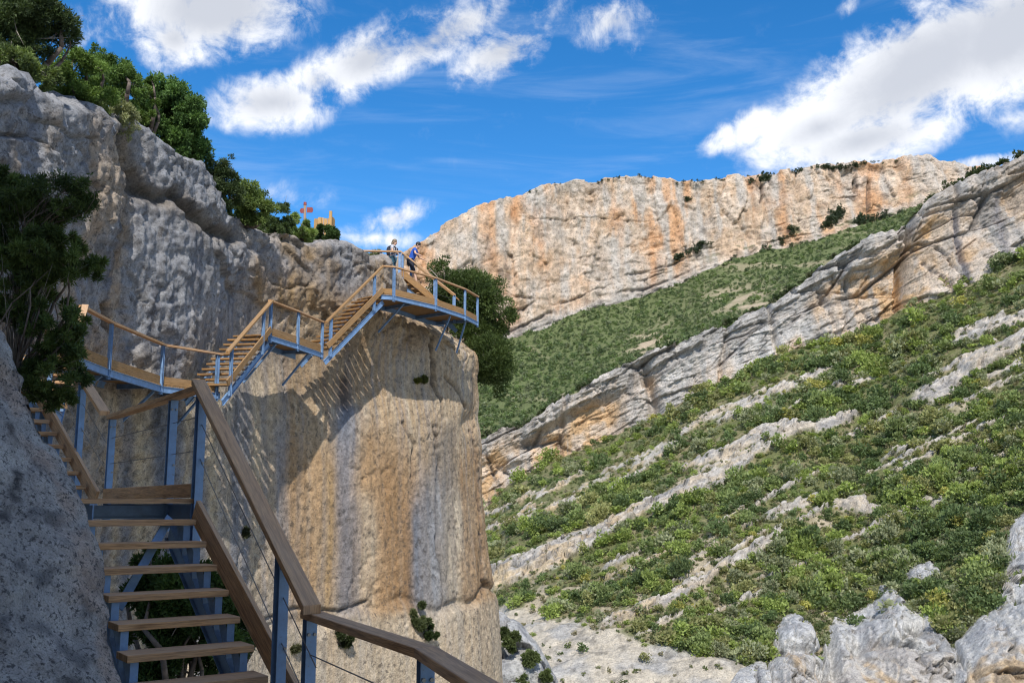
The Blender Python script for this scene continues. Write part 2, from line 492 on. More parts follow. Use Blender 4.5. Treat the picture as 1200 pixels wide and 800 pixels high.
# --- landing at the head of the near flight
hr = head+o1*.1
fc = PZ(131, 486, Z0+1.0)
da = flat(fc-hr)
L1 = deck('timber landing at the head of the near staircase with plank rail on blue posts', [hr[:2]+da[:2]*.0, fc[:2]], Z0, 1.05, rail_h=1.0,
     posts=(.26, .985), wood='wood', kick=.12, detail=True, post_low=.3)
# --- second flight, climbing to the left behind the shrub
d2 = flat(arr(-.69, .725, 0))
A2 = fc[:2]+d2[:2]*.12-perp_right(d2)[:2]*.1
n2 = 9
B2 = A2+d2[:2]*.278*n2
stair('second timber staircase half hidden behind the dark shrub, climbing left from the landing', A2, B2, Z0, Z0+n2*.1735, n2, .9,
      post_at=(.35,), rail_ext=(-.12, .1), detail=True, post_low=1.9)
z2 = Z0+n2*.1735
# hidden middle landing and short flight up to the long deck along the wall
D2z = 3.0
D2 = [PZ(95, 357, D2z+1.05), PZ(132, 377, D2z+1.05), PZ(193, 403, D2z+1.05), PZ(260, 414, D2z+1.05)]
d3 = flat(arr(-.35, 1, 0))
E2 = D2[0][:2]-d3[:2]*.3
n3 = 8
S2 = E2-d3[:2]*.275*n3
deck('small timber landing behind the dark shrub linking two short flights', [B2+d2[:2]*.02, S2], z2, 1.0, posts=(.5,), kick=0, cables=False)
stair('short steep timber flight behind the shrub, reaching the deck along the grey wall', S2, E2, z2, D2z, n3, .95, post_at=(.9,), rail_ext=(0, .02), detail=False, cables=False, wood='wood')
deck('long timber deck with orange kick boards along the shaded grey wall', [p[:2] for p in D2], D2z, 1.25,
     posts=(.06, .97, 1.97, 2.93), braces=((.9, 1.0, .9), (1.9, 1.1, .9), (2.7, 1.1, .9)))
# --- third flight
LZ = 4.98
E3 = PZ(316, 352, LZ+1.0); S3 = PZ(264, 412, D2z+1.0)
stair('third timber flight rising from the long deck up to the middle landing', S3, E3, D2z, LZ, 11, 1.15, post_at=(.1, .82), detail=False, rail_off=.05, wood='deck_wood', rail_ext=(-.05, .05))
# --- middle landing
D3 = [E3, PZ(350, 364, LZ+1.03), PZ(380, 377, LZ+1.03)]
deck('middle timber landing braced against the wall with orange kick boards', [p[:2] for p in D3], LZ, 1.2, rail_h=1.03,
     posts=(.05, 1.0, 1.93), braces=((.35, 1.35, .95), (1.5, 1.2, .8)), gap=.03, plank=.12)
# --- fourth flight
D4z = 7.42
S4 = PZ(381, 377, LZ+1.0); E4 = PZ(447, 312, D4z+1.0)
stair('fourth timber flight with pale kick board climbing right to the projecting platform', S4, E4, LZ, D4z, 13, 1.25, post_at=(.09, .86), detail=False, rail_off=.03, wood='deck_wood', rail_ext=(-.02, .06))
# --- projecting platform
D4 = [E4, PZ(462, 312, D4z+1.04), PZ(511, 325, D4z+1.04), PZ(545, 338, D4z+1.04), PZ(560, 347, D4z+1.04)]
deck('projecting timber platform on thin steel struts above the sunlit rock buttress', [p[:2] for p in D4], D4z, 1.5, rail_h=1.04,
     posts=(1.0, 2.0, 3.0, 3.97), braces=((1.3, 1.1, .85), (2.6, 1.5, .45), (3.3, 1.45, .3)), gap=.02,
     inner=[E4[:2]+arr(-1.0, .95), D4[1][:2]+arr(-1.3, 1.2), D4[2][:2]+arr(-1.5, 1.3), D4[3][:2]+arr(-1.7, 1.2), D4[4][:2]+arr(-1.6, .35)])
# --- top flight, turning back left to the rim
TZ = 9.3
E5 = PZ(470, 294, TZ+1.0); S5 = PZ(534, 345, D4z+1.0)
d5 = flat(E5-S5); far5 = perp_right(d5)
A5 = S5+far5*1.0; B5 = E5+far5*1.0
t5 = stair('top timber flight turning back from the platform to the rim, railed on both sides', A5, B5, D4z, TZ, 10, .95, post_at=(.1, .9), detail=False, rail_off=.0, wood='deck_wood', cables=False, post_low=.2)
a5 = arr(S5[0], S5[1], D4z); b5 = arr(E5[0], E5[1], TZ)
MB().bar(a5+UP*.97, b5+UP*.97, .13, .055, cut0=d5, cut1=d5).build('handrail', M['wood'], t5)
MB().bar(a5+UP*.13+d5*.1, b5+UP*.13, .04, .24).build('kick_board', M['deck_wood'], t5)
for f in (.02, .38, .97): post(t5, a5+(b5-a5)*f+UP*.93, a5+(b5-a5)*f-UP*.2, d5)
# --- railing along the rim
rail_r = thing('rim_railing', 'level timber railing along the rim where two hikers stand', 'railing', tuple(b5))
q0 = b5; q1 = PZ(418, 293, TZ+1.0); q1[2] = TZ
MB().chain([q0+UP*.97, q1+UP*.97], .13, .06).build('handrail', M['wood'], rail_r)
for f in (.03, .45, .9): post(rail_r, q0+(q1-q0)*f+UP*.93, q0+(q1-q0)*f-UP*.35, flat(q1-q0))

# ------------------------------------------------------------------ the near cliff wall
def catmull(pts, n):
    p = np.array(pts, float); p = np.vstack([2*p[0]-p[1], p, 2*p[-1]-p[-2]])
    out = []
    for i in range(1, len(p)-2):
        t = np.linspace(0, 1, 60, endpoint=False)[:, None]
        out.append(.5*((2*p[i])+(p[i+1]-p[i-1])*t+(2*p[i-1]-5*p[i]+4*p[i+1]-p[i+2])*t**2+(-p[i-1]+3*p[i]-3*p[i+1]+p[i+2])*t**3))
    out.append(p[-2][None]); q = np.vstack(out)
    L = np.concatenate([[0], np.cumsum(np.linalg.norm(np.diff(q, axis=0), axis=1))])
    s = np.linspace(0, L[-1], n)
    return np.stack([np.interp(s, L, q[:, k]) for k in range(q.shape[1])], -1), s

plan = [(-10.2, 9), (-10.4, 14), (-10.45, 20), (-10.4, 24), (-9.75, 26.6), (-8.75, 29.5), (-7.85, 32.6), (-7.0, 34.4), (-5.6, 36.2), (-4.1, 38.1), (-2.7, 40.3), (-1.6, 42.7), (-1.35, 45), (-2.4, 48.5), (-6, 53), (-11, 58)]
NS = 860
path, S = catmull(plan, NS)
tg = np.gradient(path, axis=0); tg /= np.linalg.norm(tg, axis=1)[:, None]
k = np.ones(41)/41
nrm = np.stack([tg[:, 1], -tg[:, 0]], -1)
nrm = np.stack([np.convolve(np.pad(nrm[:, c], 20, 'edge'), k, 'valid') for c in (0, 1)], -1); nrm /= np.linalg.norm(nrm, axis=1)[:, None]
zz = np.concatenate([np.linspace(-40, -10, 24, endpoint=False), np.linspace(-10, 9.5, 330)])
cap = [(.12, .12), (.3, .25), (.55, .36), (.9, .5), (1.4, .66), (2.0, .85), (2.8, 1.05), (3.8, 1.25), (5., 1.5), (7, 1.9), (10, 2.4)]
NZ = len(zz)
ii = S/S[-1]
py_s = path[:, 1]
wl = 1-sstep(27, 31, py_s)                     # left, overhanging part
wr = sstep(36, 41.5, py_s)                     # right buttress
Zg, _ = np.meshgrid(zz, S, indexing='ij')
WL, WR = wl[None, :], wr[None, :]
off = WL*(.16*np.clip(Zg-1.5, -6, 5.0)) + (1-WL)*(-.03*np.clip(Zg, -12, 4))
off = off - WR*(1.85*sstep(6.2, 8.8, Zg) + .2*sstep(3.2, 5.2, Zg)) + WR*.55*sstep(2, -7, Zg)
mid = sstep(28, 32, py_s)*(1-sstep(38, 41, py_s))
off = off - mid[None, :]*(.4*sstep(2.6, 5.0, Zg) - .4*sstep(5.6, 8.0, Zg))        # undercut below the platform, lip above
# ledge with a crack low on the buttress
zl_ = -3.75+.25*np.sin(S*.9)[None, :]+.15*np.sin(S*2.3)[None, :]
rt = sstep(27, 33, py_s)[None, :]
off = off - rt*(.22-.16*np.exp(-((path[:, 1]-37.5)/2.6)**2))[None, :]*np.exp(-((Zg-zl_)/.16)**2)*(.4+.6*sstep(33, 40, py_s)[None, :]) + rt*.10*sstep(zl_+.1, zl_-.5, Zg)
# rim: lower towards the right end, uneven
rim = .12*np.sin(S*.9+1)+.1*np.sin(S*2.1)
rim_z = np.interp(path[:, 1], [9, 17, 20, 22, 24.5, 26, 28, 29.3, 31, 33, 37, 45], [-2.4, -1.7, -1.05, -.7, -.0, .1, -.1, -.95, -.7, -.35, -.25, -1.])*(path[:, 1] < 48)
base = np.stack([path[None, :, 0]+nrm[None, :, 0]*off, path[None, :, 1]+nrm[None, :, 1]*off, Zg+0*off], -1)
base[..., 2] += sstep(6, 9.5, Zg)*(rim+rim_z)[None, :]
# cap rows
caps = []
top = base[-1]
for a, b in cap:
    bb = b*.62*(1-.45*wr)
    q = top.copy(); q[:, 0] -= nrm[:, 0]*a; q[:, 1] -= nrm[:, 1]*a; q[:, 2] += bb
    caps.append(q)
G = np.concatenate([base, np.array(caps)], 0)
nr = G.shape[0]
N3 = np.concatenate([np.broadcast_to(np.stack([nrm[:, 0], nrm[:, 1], 0*nrm[:, 0]], -1)[None], (NZ, NS, 3)),
                     np.broadcast_to(np.stack([nrm[:, 0]*.55, nrm[:, 1]*.55, 0*nrm[:, 0]+.83], -1)[None], (len(cap), NS, 3))], 0)
X = G.copy(); X[..., 2] *= .62
RL = .62
rough = (WL+sstep(5.2, 7.2, Zg)*(1-WL)*.7)[0] if False else np.concatenate([WL*RL+.15+(1-WL)*.5*sstep(5.4, 7.2, Zg), np.repeat((WL*RL+.15+(1-WL)*.5), len(cap), 0)], 0)
d = (.10+.32*rough)*fbm(X*.22, 3)+(.03+.17*rough)*fbm(X*.75+5, 4)
st = G.copy(); st[..., 2] *= .16
d += (.04+.07*rough)*fbm(st*1.5+9, 4)+.02*fbm(st*np.array([5, 5, 4.])+19, 3)                                                            # vertical flutes
rg = fbm(G*2.3+3, 4); d += (.015+.07*rough)*rg
d += (.016+.05*rough)*fbm(G*6.5, 3)+.05*rough*(ridged(G*4.2+3, 3)-.3)
pit = ridged(G*np.array([1.1, 1.1, 1.3])+40, 3); d -= (.06+.12*rough)*sstep(.62, .95, pit)*sstep(-.1, .5, fbm(G*.4+70, 2)+.2)
hi = sstep(5.2, 7.2, G[..., 2])
f1, f21, idv = worley(np.stack([G[..., 0]*.42, G[..., 1]*.42, G[..., 2]*.75], -1)+.35*fbm(G*.5, 2)[..., None])
d += .20*rough*(ridged(G*np.array([.5, .5, .7])+3, 5)-.3)+.13*rough*(ridged(G*np.array([1.7, 1.7, 1.2])+13, 4)-.3)
d += hi*(WL.repeat(nr, 0)*.22*(idv-.5)+(1-WL.repeat(nr, 0))*.35*(idv-.5)) - hi*.15*sstep(.08, 0, f21)*sstep(0, .3, fbm(G*.3, 2))
low = rt.repeat(nr, 0)*sstep(-3.6, -4.4, G[..., 2])
d = d*(1-.45*low)
# long cracks of the sunlit buttress
GX, GY = proj(G)
def crack(pts, w, depth):
    """a polyline drawn on the face"""
    m = np.zeros(GX.shape)
    for (x0, y0), (x1, y1) in zip(pts, pts[1:]):
        vx, vy = x1-x0, y1-y0; t = np.clip(((GX-x0)*vx+(GY-y0)*vy)/(vx*vx+vy*vy), 0, 1)
        wob = 2.2*fbm(G*1.7+11, 2)
        m = np.maximum(m, np.exp(-((np.hypot(GX-x0-t*vx+wob, GY-y0-t*vy))/w)**2))
    return m*depth
crk = crack([(503, 395), (506, 420), (505, 450), (516, 470), (520, 490)], 1.7, 1.)
crk += crack([(520, 442), (533, 452), (542, 470), (548, 478)], 1.6, .9)+crack([(508, 500), (514, 540), (512, 640), (520, 690)], 1.5, .8)
crk += crack([(472, 495), (486, 520), (484, 560)], 1.5, .7)+crack([(556, 505), (562, 560), (566, 640), (568, 700)], 1.6, .9)
crk += crack([(300, 728), (345, 712), (400, 716), (430, 704)], 1.8, .8)+crack([(120, 360), (118, 372), (122, 388)], 4.5, 1.4)
d -= .22*np.clip(crk, 0, 1.3)
hol_ = crack([(143, 160), (150, 196), (163, 220), (190, 233)], 8, 1.)+crack([(206, 226), (226, 250), (252, 270), (276, 277)], 7, 1.)+crack([(150, 235), (146, 262), (152, 285)], 4, .7)+crack([(300, 262), (330, 275), (352, 290)], 4, .6)
d -= .45*np.clip(hol_, 0, 1.2); d += .05*np.clip(crack([(158, 158), (172, 190), (196, 214)], 8, 1.)+crack([(214, 208), (240, 232), (268, 252)], 8, 1.), 0, 1)
d -= .35*np.exp(-(((GX-553)/10)**2+((GY-494)/14)**2))
G = G+N3*d[..., None]

# limestone stains, with shade put into the colour in places
GX, GY = proj(G)
z = G[..., 2]
SS = np.broadcast_to(S[None, :], z.shape)
wob = 8*fbm(np.stack([SS*.5, z*.25, 0*z], -1)+2, 3)+1.5*fbm(np.stack([SS*2, z*.5, 0*z], -1), 2)
gx = GX+wob
tan = np.array([.47, .345, .215]); pale = np.array([.53, .44, .325]); grey = np.array([.305, .31, .325]); bluegrey = np.array([.25, .26, .29])
brown = np.array([.235, .14, .068]); ochre = np.array([.42, .27, .12]); dark = np.array([.06, .06, .068]); orange = np.array([.45, .29, .155])
C = np.broadcast_to(tan, G.shape).copy()
v1 = fbm(np.stack([SS*.9, z*.07, 0*z], -1)+3, 4); v2 = fbm(np.stack([SS*2.6, z*.10, 0*z], -1)+13, 4); v3 = fbm(G*.6+31, 4)
C = mixc(C, pale, sstep(-.1, .5, v3)*.5); C = mixc(C, orange, sstep(.0, .45, v1)*.55); C = mixc(C, grey, sstep(.05, .4, -v2)*.42); v4 = fbm(np.stack([SS*5., z*.12, 0*z], -1)+23, 4); C = mixc(C, pale*1.05, sstep(.1, .4, v4)*.6); C = mixc(C, bluegrey, sstep(.15, .42, -v4)*.3)
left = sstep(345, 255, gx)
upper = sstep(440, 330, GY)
C = mixc(C, grey, np.clip(left*(.35+.55*upper)+sstep(.0, .4, v1+.1)*left*.4, 0, .95))  # left face: grey coating, deepened in the colour for its shade
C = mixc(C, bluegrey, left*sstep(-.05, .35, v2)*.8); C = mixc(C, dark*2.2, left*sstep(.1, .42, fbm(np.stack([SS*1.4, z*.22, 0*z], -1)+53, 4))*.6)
for cx, w, s0 in ((163, 10, 1.), (176, 5, .7), (250, 9, .9), (222, 6, .8), (133, 5, .7), (300, 10, .6), (268, 4, .6), (318, 6, .5)):
    C = mixc(C, pale*np.array([1.02, .97, .86]), bump1(gx, cx, w)*sstep(395, 470, GY)*s0)
for cx, w, s0 in ((147, 7, .95), (189, 10, 1.), (236, 7, .9), (275, 6, .8), (287, 5, .7), (207, 5, .8), (335, 6, .5), (310, 4, .5)):
    C = mixc(C, bluegrey*.72, bump1(gx, cx, w)*sstep(380, 430, GY)*s0*.9)
for cx, w, y0, y1, colr, s0 in ((406, 14, 470, 480, bluegrey*1.0, 1.05), (401, 7, 540, 620, bluegrey*.7, .8), (414, 6, 600, 660, bluegrey*.65, .7), (455, 34, 470, 560, orange*.92, .75), (462, 32, 500, 590, brown*1.6, .6), (478, 20, 550, 640, brown*1.2, .6), (446, 9, 520, 580, brown*1.5, .4), (497, 11, 520, 600, bluegrey*.85, .8), (505, 20, 560, 640, grey*.8, .55), (522, 4, 540, 580, bluegrey*.6, .6), (551, 4, 600, 640, brown, .5), (489, 6, 580, 620, bluegrey*.8, .7),
                               (514, 14, 485, 530, np.array([.17, .155, .14]), .55), (530, 10, 480, 510, np.array([.2, .18, .16]), .5), (512, 8, 520, 580, grey, .6), (538, 15, 560, 600, pale*1.03, .75), (560, 12, 500, 540, brown*1.4, .6), (545, 5, 520, 560, brown*1.4, .5),
                               (360, 34, 500, 540, orange, .6), (350, 10, 470, 520, brown*1.4, .35), (328, 8, 480, 520, bluegrey, .5), (384, 7, 520, 560, ochre, .5), (436, 9, 480, 520, orange, .7), (430, 10, 560, 600, pale, .6), (575, 6, 480, 520, brown*1.5, .5)):
    C = mixc(C, colr, np.clip(bump1(gx, cx, w)*sstep(y0, y1, GY)*sstep(742, 690, GY)*s0*(.8+.6*sstep(-.3, .3, v2)), 0, 1))
C = mixc(C, dark, bump1(gx, 400, 7)*sstep(438, 446, GY)*sstep(484, 470, GY)*.9)
C = mixc(C, dark*1.5, bump1(gx, 404, 5)*sstep(500, 470, GY)*sstep(438, 446, GY)*.6)
# roof of the undercut: its shade put into the colour, brown and dark grey
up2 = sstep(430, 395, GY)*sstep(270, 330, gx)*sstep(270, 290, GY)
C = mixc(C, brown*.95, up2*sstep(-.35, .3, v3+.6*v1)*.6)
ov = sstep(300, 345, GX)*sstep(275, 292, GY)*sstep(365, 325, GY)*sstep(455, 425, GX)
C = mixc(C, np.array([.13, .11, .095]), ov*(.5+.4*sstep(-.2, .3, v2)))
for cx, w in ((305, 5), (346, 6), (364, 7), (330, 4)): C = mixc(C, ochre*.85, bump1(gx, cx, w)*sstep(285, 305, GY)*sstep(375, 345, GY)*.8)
C = mixc(C, brown*.8, sstep(380, 420, GY)*sstep(490, 450, GY)*sstep(325, 350, gx)*sstep(455, 425, gx)*.45)  # shade below the flights put into the colour as brown
C = mixc(C, pale*1.04, sstep(zl_[0].mean()-.0, zl_[0].mean()-.5, z)*rt.repeat(nr, 0)*.5)
C = mixc(C, grey*1.05, sstep(6.8, 8.6, z)*(1-WR.repeat(nr, 0))*sstep(-.4, .2, v3)*.75)
C = mixc(C, pale, sstep(7.2, 8.2, z)*WR.repeat(nr, 0)*.6)
C = mixc(C, dark, np.clip(crk, 0, 1)*.75); C = mixc(C, np.array([.24, .19, .135]), np.clip(crack([(150, 180), (168, 224), (195, 236)], 13, 1.)+crack([(214, 238), (236, 262), (270, 280)], 13, 1.), 0, 1)*.6); C = mixc(C, np.array([.10, .088, .072]), np.clip(hol_, 0, 1)*.75); C = mixc(C, tan, sstep(-.1, .3, fbm(G*np.array([.9, .9, .35])+81, 4))*sstep(165, 135, GX)*sstep(120, 150, GY)*.6)  # dark cracks, brown undersides; ledge hollows darkened in the colour
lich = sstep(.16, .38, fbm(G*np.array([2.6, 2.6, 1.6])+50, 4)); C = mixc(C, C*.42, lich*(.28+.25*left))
lich2 = sstep(.25, .4, fbm(G*8+20, 3)); C = mixc(C, C*.5, lich2*.4)
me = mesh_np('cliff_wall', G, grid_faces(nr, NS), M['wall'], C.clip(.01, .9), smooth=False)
tag(link('cliff_wall', me), kind='structure')
WALL_G, WALL_X, WALL_Y = G, GX, GY
def wall_at(px, py):
    """point of the wall seen at a photo pixel (front side)"""
    sub = WALL_Y[:NZ, :700]; dd = (WALL_X[:NZ, :700]-px)**2+(sub-py)**2
    i = np.unravel_index(np.argmin(dd), dd.shape)
    return WALL_G[i]

# ------------------------------------------------------------------ speckled rock beside the near stairs
edge = [(-40, 330, 6.9), (0, 383, 6.8), (28, 440, 6.75), (46, 486, 6.7), (72, 545, 6.62), (95, 610, 6.5), (118, 690, 6.3), (138, 768, 6.12), (150, 830, 5.95), (165, 920, 5.7)]
ep = np.array([P(*e) for e in edge]); E_, _ = catmull(ep, 150)
cols = []
us = np.concatenate([np.linspace(-2.6, 0, 40, endpoint=False), np.linspace(0, 3.4, 110)])
for u in us:
    if u < 0: dvec = np.array([-.75, .66, .12]); q = E_+dvec*(-u)+np.array([-.15, .0, -.1])*(u*u)*.3
    else: dvec = np.array([-.62, -.70, .22]); q = E_+dvec*u+np.array([.32, -.1, 0])*(1-np.exp(-u*2.2))*.35+np.array([0, 0, .06])*u*u
    cols.append(q)
Gr = np.stack(cols, 1)
nn = grid_normals(Gr); nn = -nn if nn[75, 80, 1] > 0 else nn
dr = .10*fbm(Gr*.9, 3)+.06*fbm(Gr*2.4+4, 4)+.022*fbm(Gr*8, 4)
dr -= .05*sstep(.75, .95, ridged(Gr*np.array([.9, .9, .6])+7, 3))
Gr = Gr+nn*dr[..., None]
Cr = np.broadcast_to(np.array([.335, .33, .325]), Gr.shape).copy()
Cr = mixc(Cr, np.array([.42, .41, .40]), sstep(.0, .45, fbm(Gr*2.2+3, 4)))
Cr = mixc(Cr, np.array([.10, .105, .12]), sstep(.12, .4, fbm(Gr*3.7+9, 4))*.7)
rk = ridged(Gr*np.array([1.3, 1.3, .8])+21, 3); Cr = mixc(Cr, np.array([.04, .04, .045]), sstep(.78, .92, rk)*.8); Cr = mixc(Cr, np.array([.46, .455, .44]), sstep(.15, .4, fbm(Gr*5+33, 4))*.7)
Cr = mixc(Cr, np.array([.42, .33, .27]), np.exp(-((np.arange(len(us))-44)/5.)**2)[None, :]*sstep(.0, .3, fbm(Gr*2.5+1, 3)+.15)*.7)
me = mesh_np('foreground_rock', Gr, grid_faces(*Gr.shape[:2]), M['near_rock'], Cr.clip(.01, .9), smooth=True)
tag(link('foreground_rock', me), kind='structure')

# ------------------------------------------------------------------ stony ground below the stairs
gx_, gy_ = np.meshgrid(np.linspace(-12.5, -1.0, 120), np.linspace(4, 42, 240))
gz = -3.0-.34*(gy_-9)-1.3*sstep(-3.1, -1.2, gx_)-1.2*np.clip(gx_+3.0-.10*(gy_-10), 0, 9)
Gg = np.stack([gx_, gy_, gz], -1); gz = gz+.5*fbm(Gg*.5, 4)+.12*fbm(Gg*2, 3); Gg[..., 2] = gz
Cg = mixc(np.broadcast_to(np.array([.36, .33, .29]), Gg.shape).copy(), np.array([.2, .19, .17]), sstep(0, .4, fbm(Gg*1.2+8, 4)))
me = mesh_np('rocky_ground', Gg, grid_faces(*Gg.shape[:2])[:, ::-1], M['near_rock'], Cg, smooth=True)
tag(link('rocky_ground', me), kind='structure')

# ------------------------------------------------------------------ unseen cliff added left of and behind the camera to shade the near stairs
pl2 = [(-9.5, 1.5), (-7.6, .2), (-5.2, -2.4), (-2, -4.4), (1.0, -5.2), (3.2, -6.4), (4.2, -9), (4.5, -16)]
pth, s2 = catmull(pl2, 150); t2 = np.gradient(pth, axis=0); t2 /= np.linalg.norm(t2, axis=1)[:, None]
nb = np.stack([-t2[:, 1], t2[:, 0]], -1)
zb = np.linspace(-40, SHADE_CLIFF_H, 120)
ob = .06*np.clip(zb, 0, 30)*1.0
Gb = np.stack([pth[None, :, 0]+nb[None, :, 0]*ob[:, None], pth[None, :, 1]+nb[None, :, 1]*ob[:, None], np.broadcast_to(zb[:, None], (120, 150))], -1)
Gb[..., :2] += nb[None]*(1.2*fbm(Gb*.18, 4)+.4*fbm(Gb*.7, 3))[..., None]
topr = [Gb[-1]-np.concatenate([nb*a, np.full((150, 1), -b)], 1) for a, b in ((1, .8), (4, 2.2), (12, 4))]
Gb = np.concatenate([Gb, np.array(topr)], 0)
Cb = mixc(np.broadcast_to(tan, Gb.shape).copy(), grey, sstep(-.2, .3, fbm(Gb*np.array([.6, .6, .1]), 4)))
me = mesh_np('cliff', Gb, grid_faces(*Gb.shape[:2]), M['wall'], Cb, smooth=True)
tag(link('cliff', me), kind='structure')

# ------------------------------------------------------------------ the far side of the gorge
def line(pts):
    p = np.array(pts, float); return lambda x: np.interp(x, p[:, 0], p[:, 1])
SKY1 = line([(380, 330), (440, 312), (480, 288), (500, 276), (520, 264), (545, 251), (560, 243), (585, 235), (600, 231), (630, 219), (650, 213), (680, 209), (695, 211), (712, 208), (730, 206), (745, 203), (765, 206), (790, 211), (797, 214), (802, 210), (825, 209), (850, 207), (880, 205), (905, 203), (935, 199), (960, 195), (985, 191), (1005, 188), (1040, 187), (1065, 184), (1083, 182), (1092, 184), (1100, 188), (1112, 187), (1130, 194), (1150, 197), (1200, 205), (1380, 225)])
BASE1 = line([(380, 440), (540, 418), (600, 400), (650, 381), (700, 364), (758, 351), (790, 339), (825, 322), (857, 310), (891, 301), (930, 291), (960, 283), (1017, 270), (1062, 251), (1120, 235), (1380, 215)])
TOP2 = line([(380, 580), (540, 520), (566, 512), (620, 496), (652, 472), (696, 448), (730, 432), (754, 420), (760, 417), (800, 404), (840, 385), (858, 378), (880, 367), (903, 355), (935, 336), (954, 322), (975, 305), (990, 297), (1020, 281), (1045, 277), (1062, 271), (1068, 258), (1089, 234), (1105, 226), (1122, 216), (1152, 202), (1179, 190), (1200, 182), (1290, 150), (1380, 130)])
BASE2 = line([(380, 640), (540, 600), (572, 586), (596, 560), (640, 536), (692, 516), (720, 504), (740, 494), (776, 478), (800, 464), (830, 446), (856, 434), (900, 412), (930, 399), (965, 394), (990, 388), (1010, 380), (1032, 372), (1056, 355), (1098, 340), (1140, 319), (1194, 289), (1290, 245), (1380, 205)])
GR_BOT = 930.
def Y2(px): return np.interp(px, [380, 560, 760, 1000, 1200, 1380], [345, 335, 315, 290, 268, 250])
def Y1(px): return np.interp(px, [380, 500, 600, 750, 900, 1050, 1380], [640, 690, 740, 790, 800, 790, 790])

grey_f = np.array([.45, .435, .415]); cream = np.array([.57, .475, .385]); tan_f = np.array([.54, .39, .265]); or_f = np.array([.58, .335, .18]); dk_f = np.array([.10, .10, .105])

def strata_disp(G, dip, size, amp):
    """bedding ledges: the rock steps out and in along dipping layers"""
    q = (G[..., 2]-dip*G[..., 0])/size + .7*fbm(G/size*.12, 3)
    f = q-np.floor(q)
    h = _perm[(np.floor(q).astype(np.int64)) & 255]/255.
    return amp*(sstep(0, .12, f)*(.4+.6*h)-.5), f, h

# --- far cliff
nx, nz = 560, 150
pxs = np.linspace(385, 1250, nx)
gpx = np.broadcast_to(pxs, (nz, nx))
tt = np.linspace(0, 1, nz)[:, None]
gpy = SKY1(gpx)*(1-tt)+(BASE1(gpx)+8)*tt
jag = 1.4*fbm(np.stack([pxs*.035, 0*pxs, 0*pxs], -1), 4)+2.2*fbm(np.stack([pxs*.13, 0*pxs+4, 0*pxs], -1), 3)
gpy = gpy+jag[None]*(1-tt)**3
Yc = Y1(gpx)+(1-tt)*26
G = P(gpx, gpy, Yc)
but = 15*fbm(np.stack([G[..., 0]*.012, 0*G[..., 0], G[..., 2]*.0018], -1), 3)+6*fbm(np.stack([G[..., 0]*.05, 0*G[..., 0]+3, G[..., 2]*.006], -1), 3)
sd, sf, sh = strata_disp(G, .12, 17., 3.2)
blk = worley(np.stack([G[..., 0]*.05, G[..., 1]*.02, G[..., 2]*.02], -1)+.7*fbm(G*.03, 3)[..., None])
patch = sstep(.0, .35, fbm(np.stack([G[..., 0]*.02, 0*G[..., 0], G[..., 2]*.05], -1)+21, 3)+.35*(tt-.45)); sd = sd*patch; sf = sf+(1-patch)
vr = ridged(np.stack([G[..., 0]*.045, 0*G[..., 0], G[..., 2]*.009], -1)+30, 4)
f1_ = worley(np.stack([(G[..., 0]+4*fbm(G*.03+3, 3))/15, G[..., 2]/40, 0*tt+.5+0*G[..., 0]], -1)); f2_ = worley(np.stack([G[..., 0]/5.5, G[..., 2]/12, 0*tt+.5+0*G[..., 0]], -1)+.4*fbm(G*.06, 2)[..., None])
dY = but+sd+4.2*(f1_[2]-.5)+1.7*(f2_[2]-.5)-2.2*sstep(.12, 0, f1_[1])*sstep(-.1, .25, fbm(G*.015+14, 3))-3.4*sstep(.55, .95, vr)*sstep(-.2, .3, fbm(G*.012+4, 2))+2.6*fbm(G*np.array([.09, .09, .05]), 4)+1.6*fbm(G*.22, 4)-1.8*sstep(.6, .95, ridged(G*np.array([.07, .07, .1])+3, 3))*sstep(.0, .4, fbm(G*.03+50, 2)) - 1.0*sstep(.06, 0, blk[1])*sstep(0, .3, fbm(G*.02+8, 2))
G[..., 1] -= dY*(.5+.5*sstep(0, .10, tt)); G[..., 2] += (f1_[2]-.5)*3.0*(1-tt)**6
v = fbm(np.stack([G[..., 0]*.04, 0*G[..., 0], G[..., 2]*.006], -1)+3, 4); v2 = fbm(np.stack([G[..., 0]*.09, 0*G[..., 0], G[..., 2]*.014], -1)+8, 4); v3 = fbm(G*.05+4, 4)
C = np.broadcast_to(cream, G.shape).copy()
C = mixc(C, tan_f, sstep(-.25, .3, v3)*.6); v2 = v2+.45*v3; C = C*(.90+.2*f1_[2][..., None])*(.94+.12*f2_[2][..., None]); C = mixc(C, or_f, sstep(-.1, .4, v+.2*v3)*.7*sstep(-.45, .05, v2)); C = mixc(C, grey_f*1.05, sstep(.0, .4, -v2+.2*v3)*.75)
C = mixc(C, grey_f*1.02, sstep(.0, .35, fbm(G*.022+77, 4))*.45); C = mixc(C, or_f*np.array([1, .95, .9]), sstep(.1, .4, v2)*sstep(-.1, .3, v)*.4)
C = mixc(C, grey_f, sstep(.80, .97, tt+.05*v3)*.75)
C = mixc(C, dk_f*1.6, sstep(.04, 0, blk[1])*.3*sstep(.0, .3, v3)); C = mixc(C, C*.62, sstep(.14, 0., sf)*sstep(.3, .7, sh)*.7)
C = mixc(C, np.array([.10, .125, .06]), sstep(.2, .38, fbm(np.stack([G[..., 0]*.07, G[..., 2]*.16-G[..., 0]*.03, 0*G[..., 0]], -1)+60, 4))*sstep(.45, .8, tt)*sstep(760, 900, gpx)*.8)
bs_ = tt+.05*fbm(np.stack([G[..., 0]*.01, 0*G[..., 0], G[..., 2]*.01], -1)+70, 3)+.02*fbm(G*.06+3, 3); lowl = sstep(860, 740, gpx)
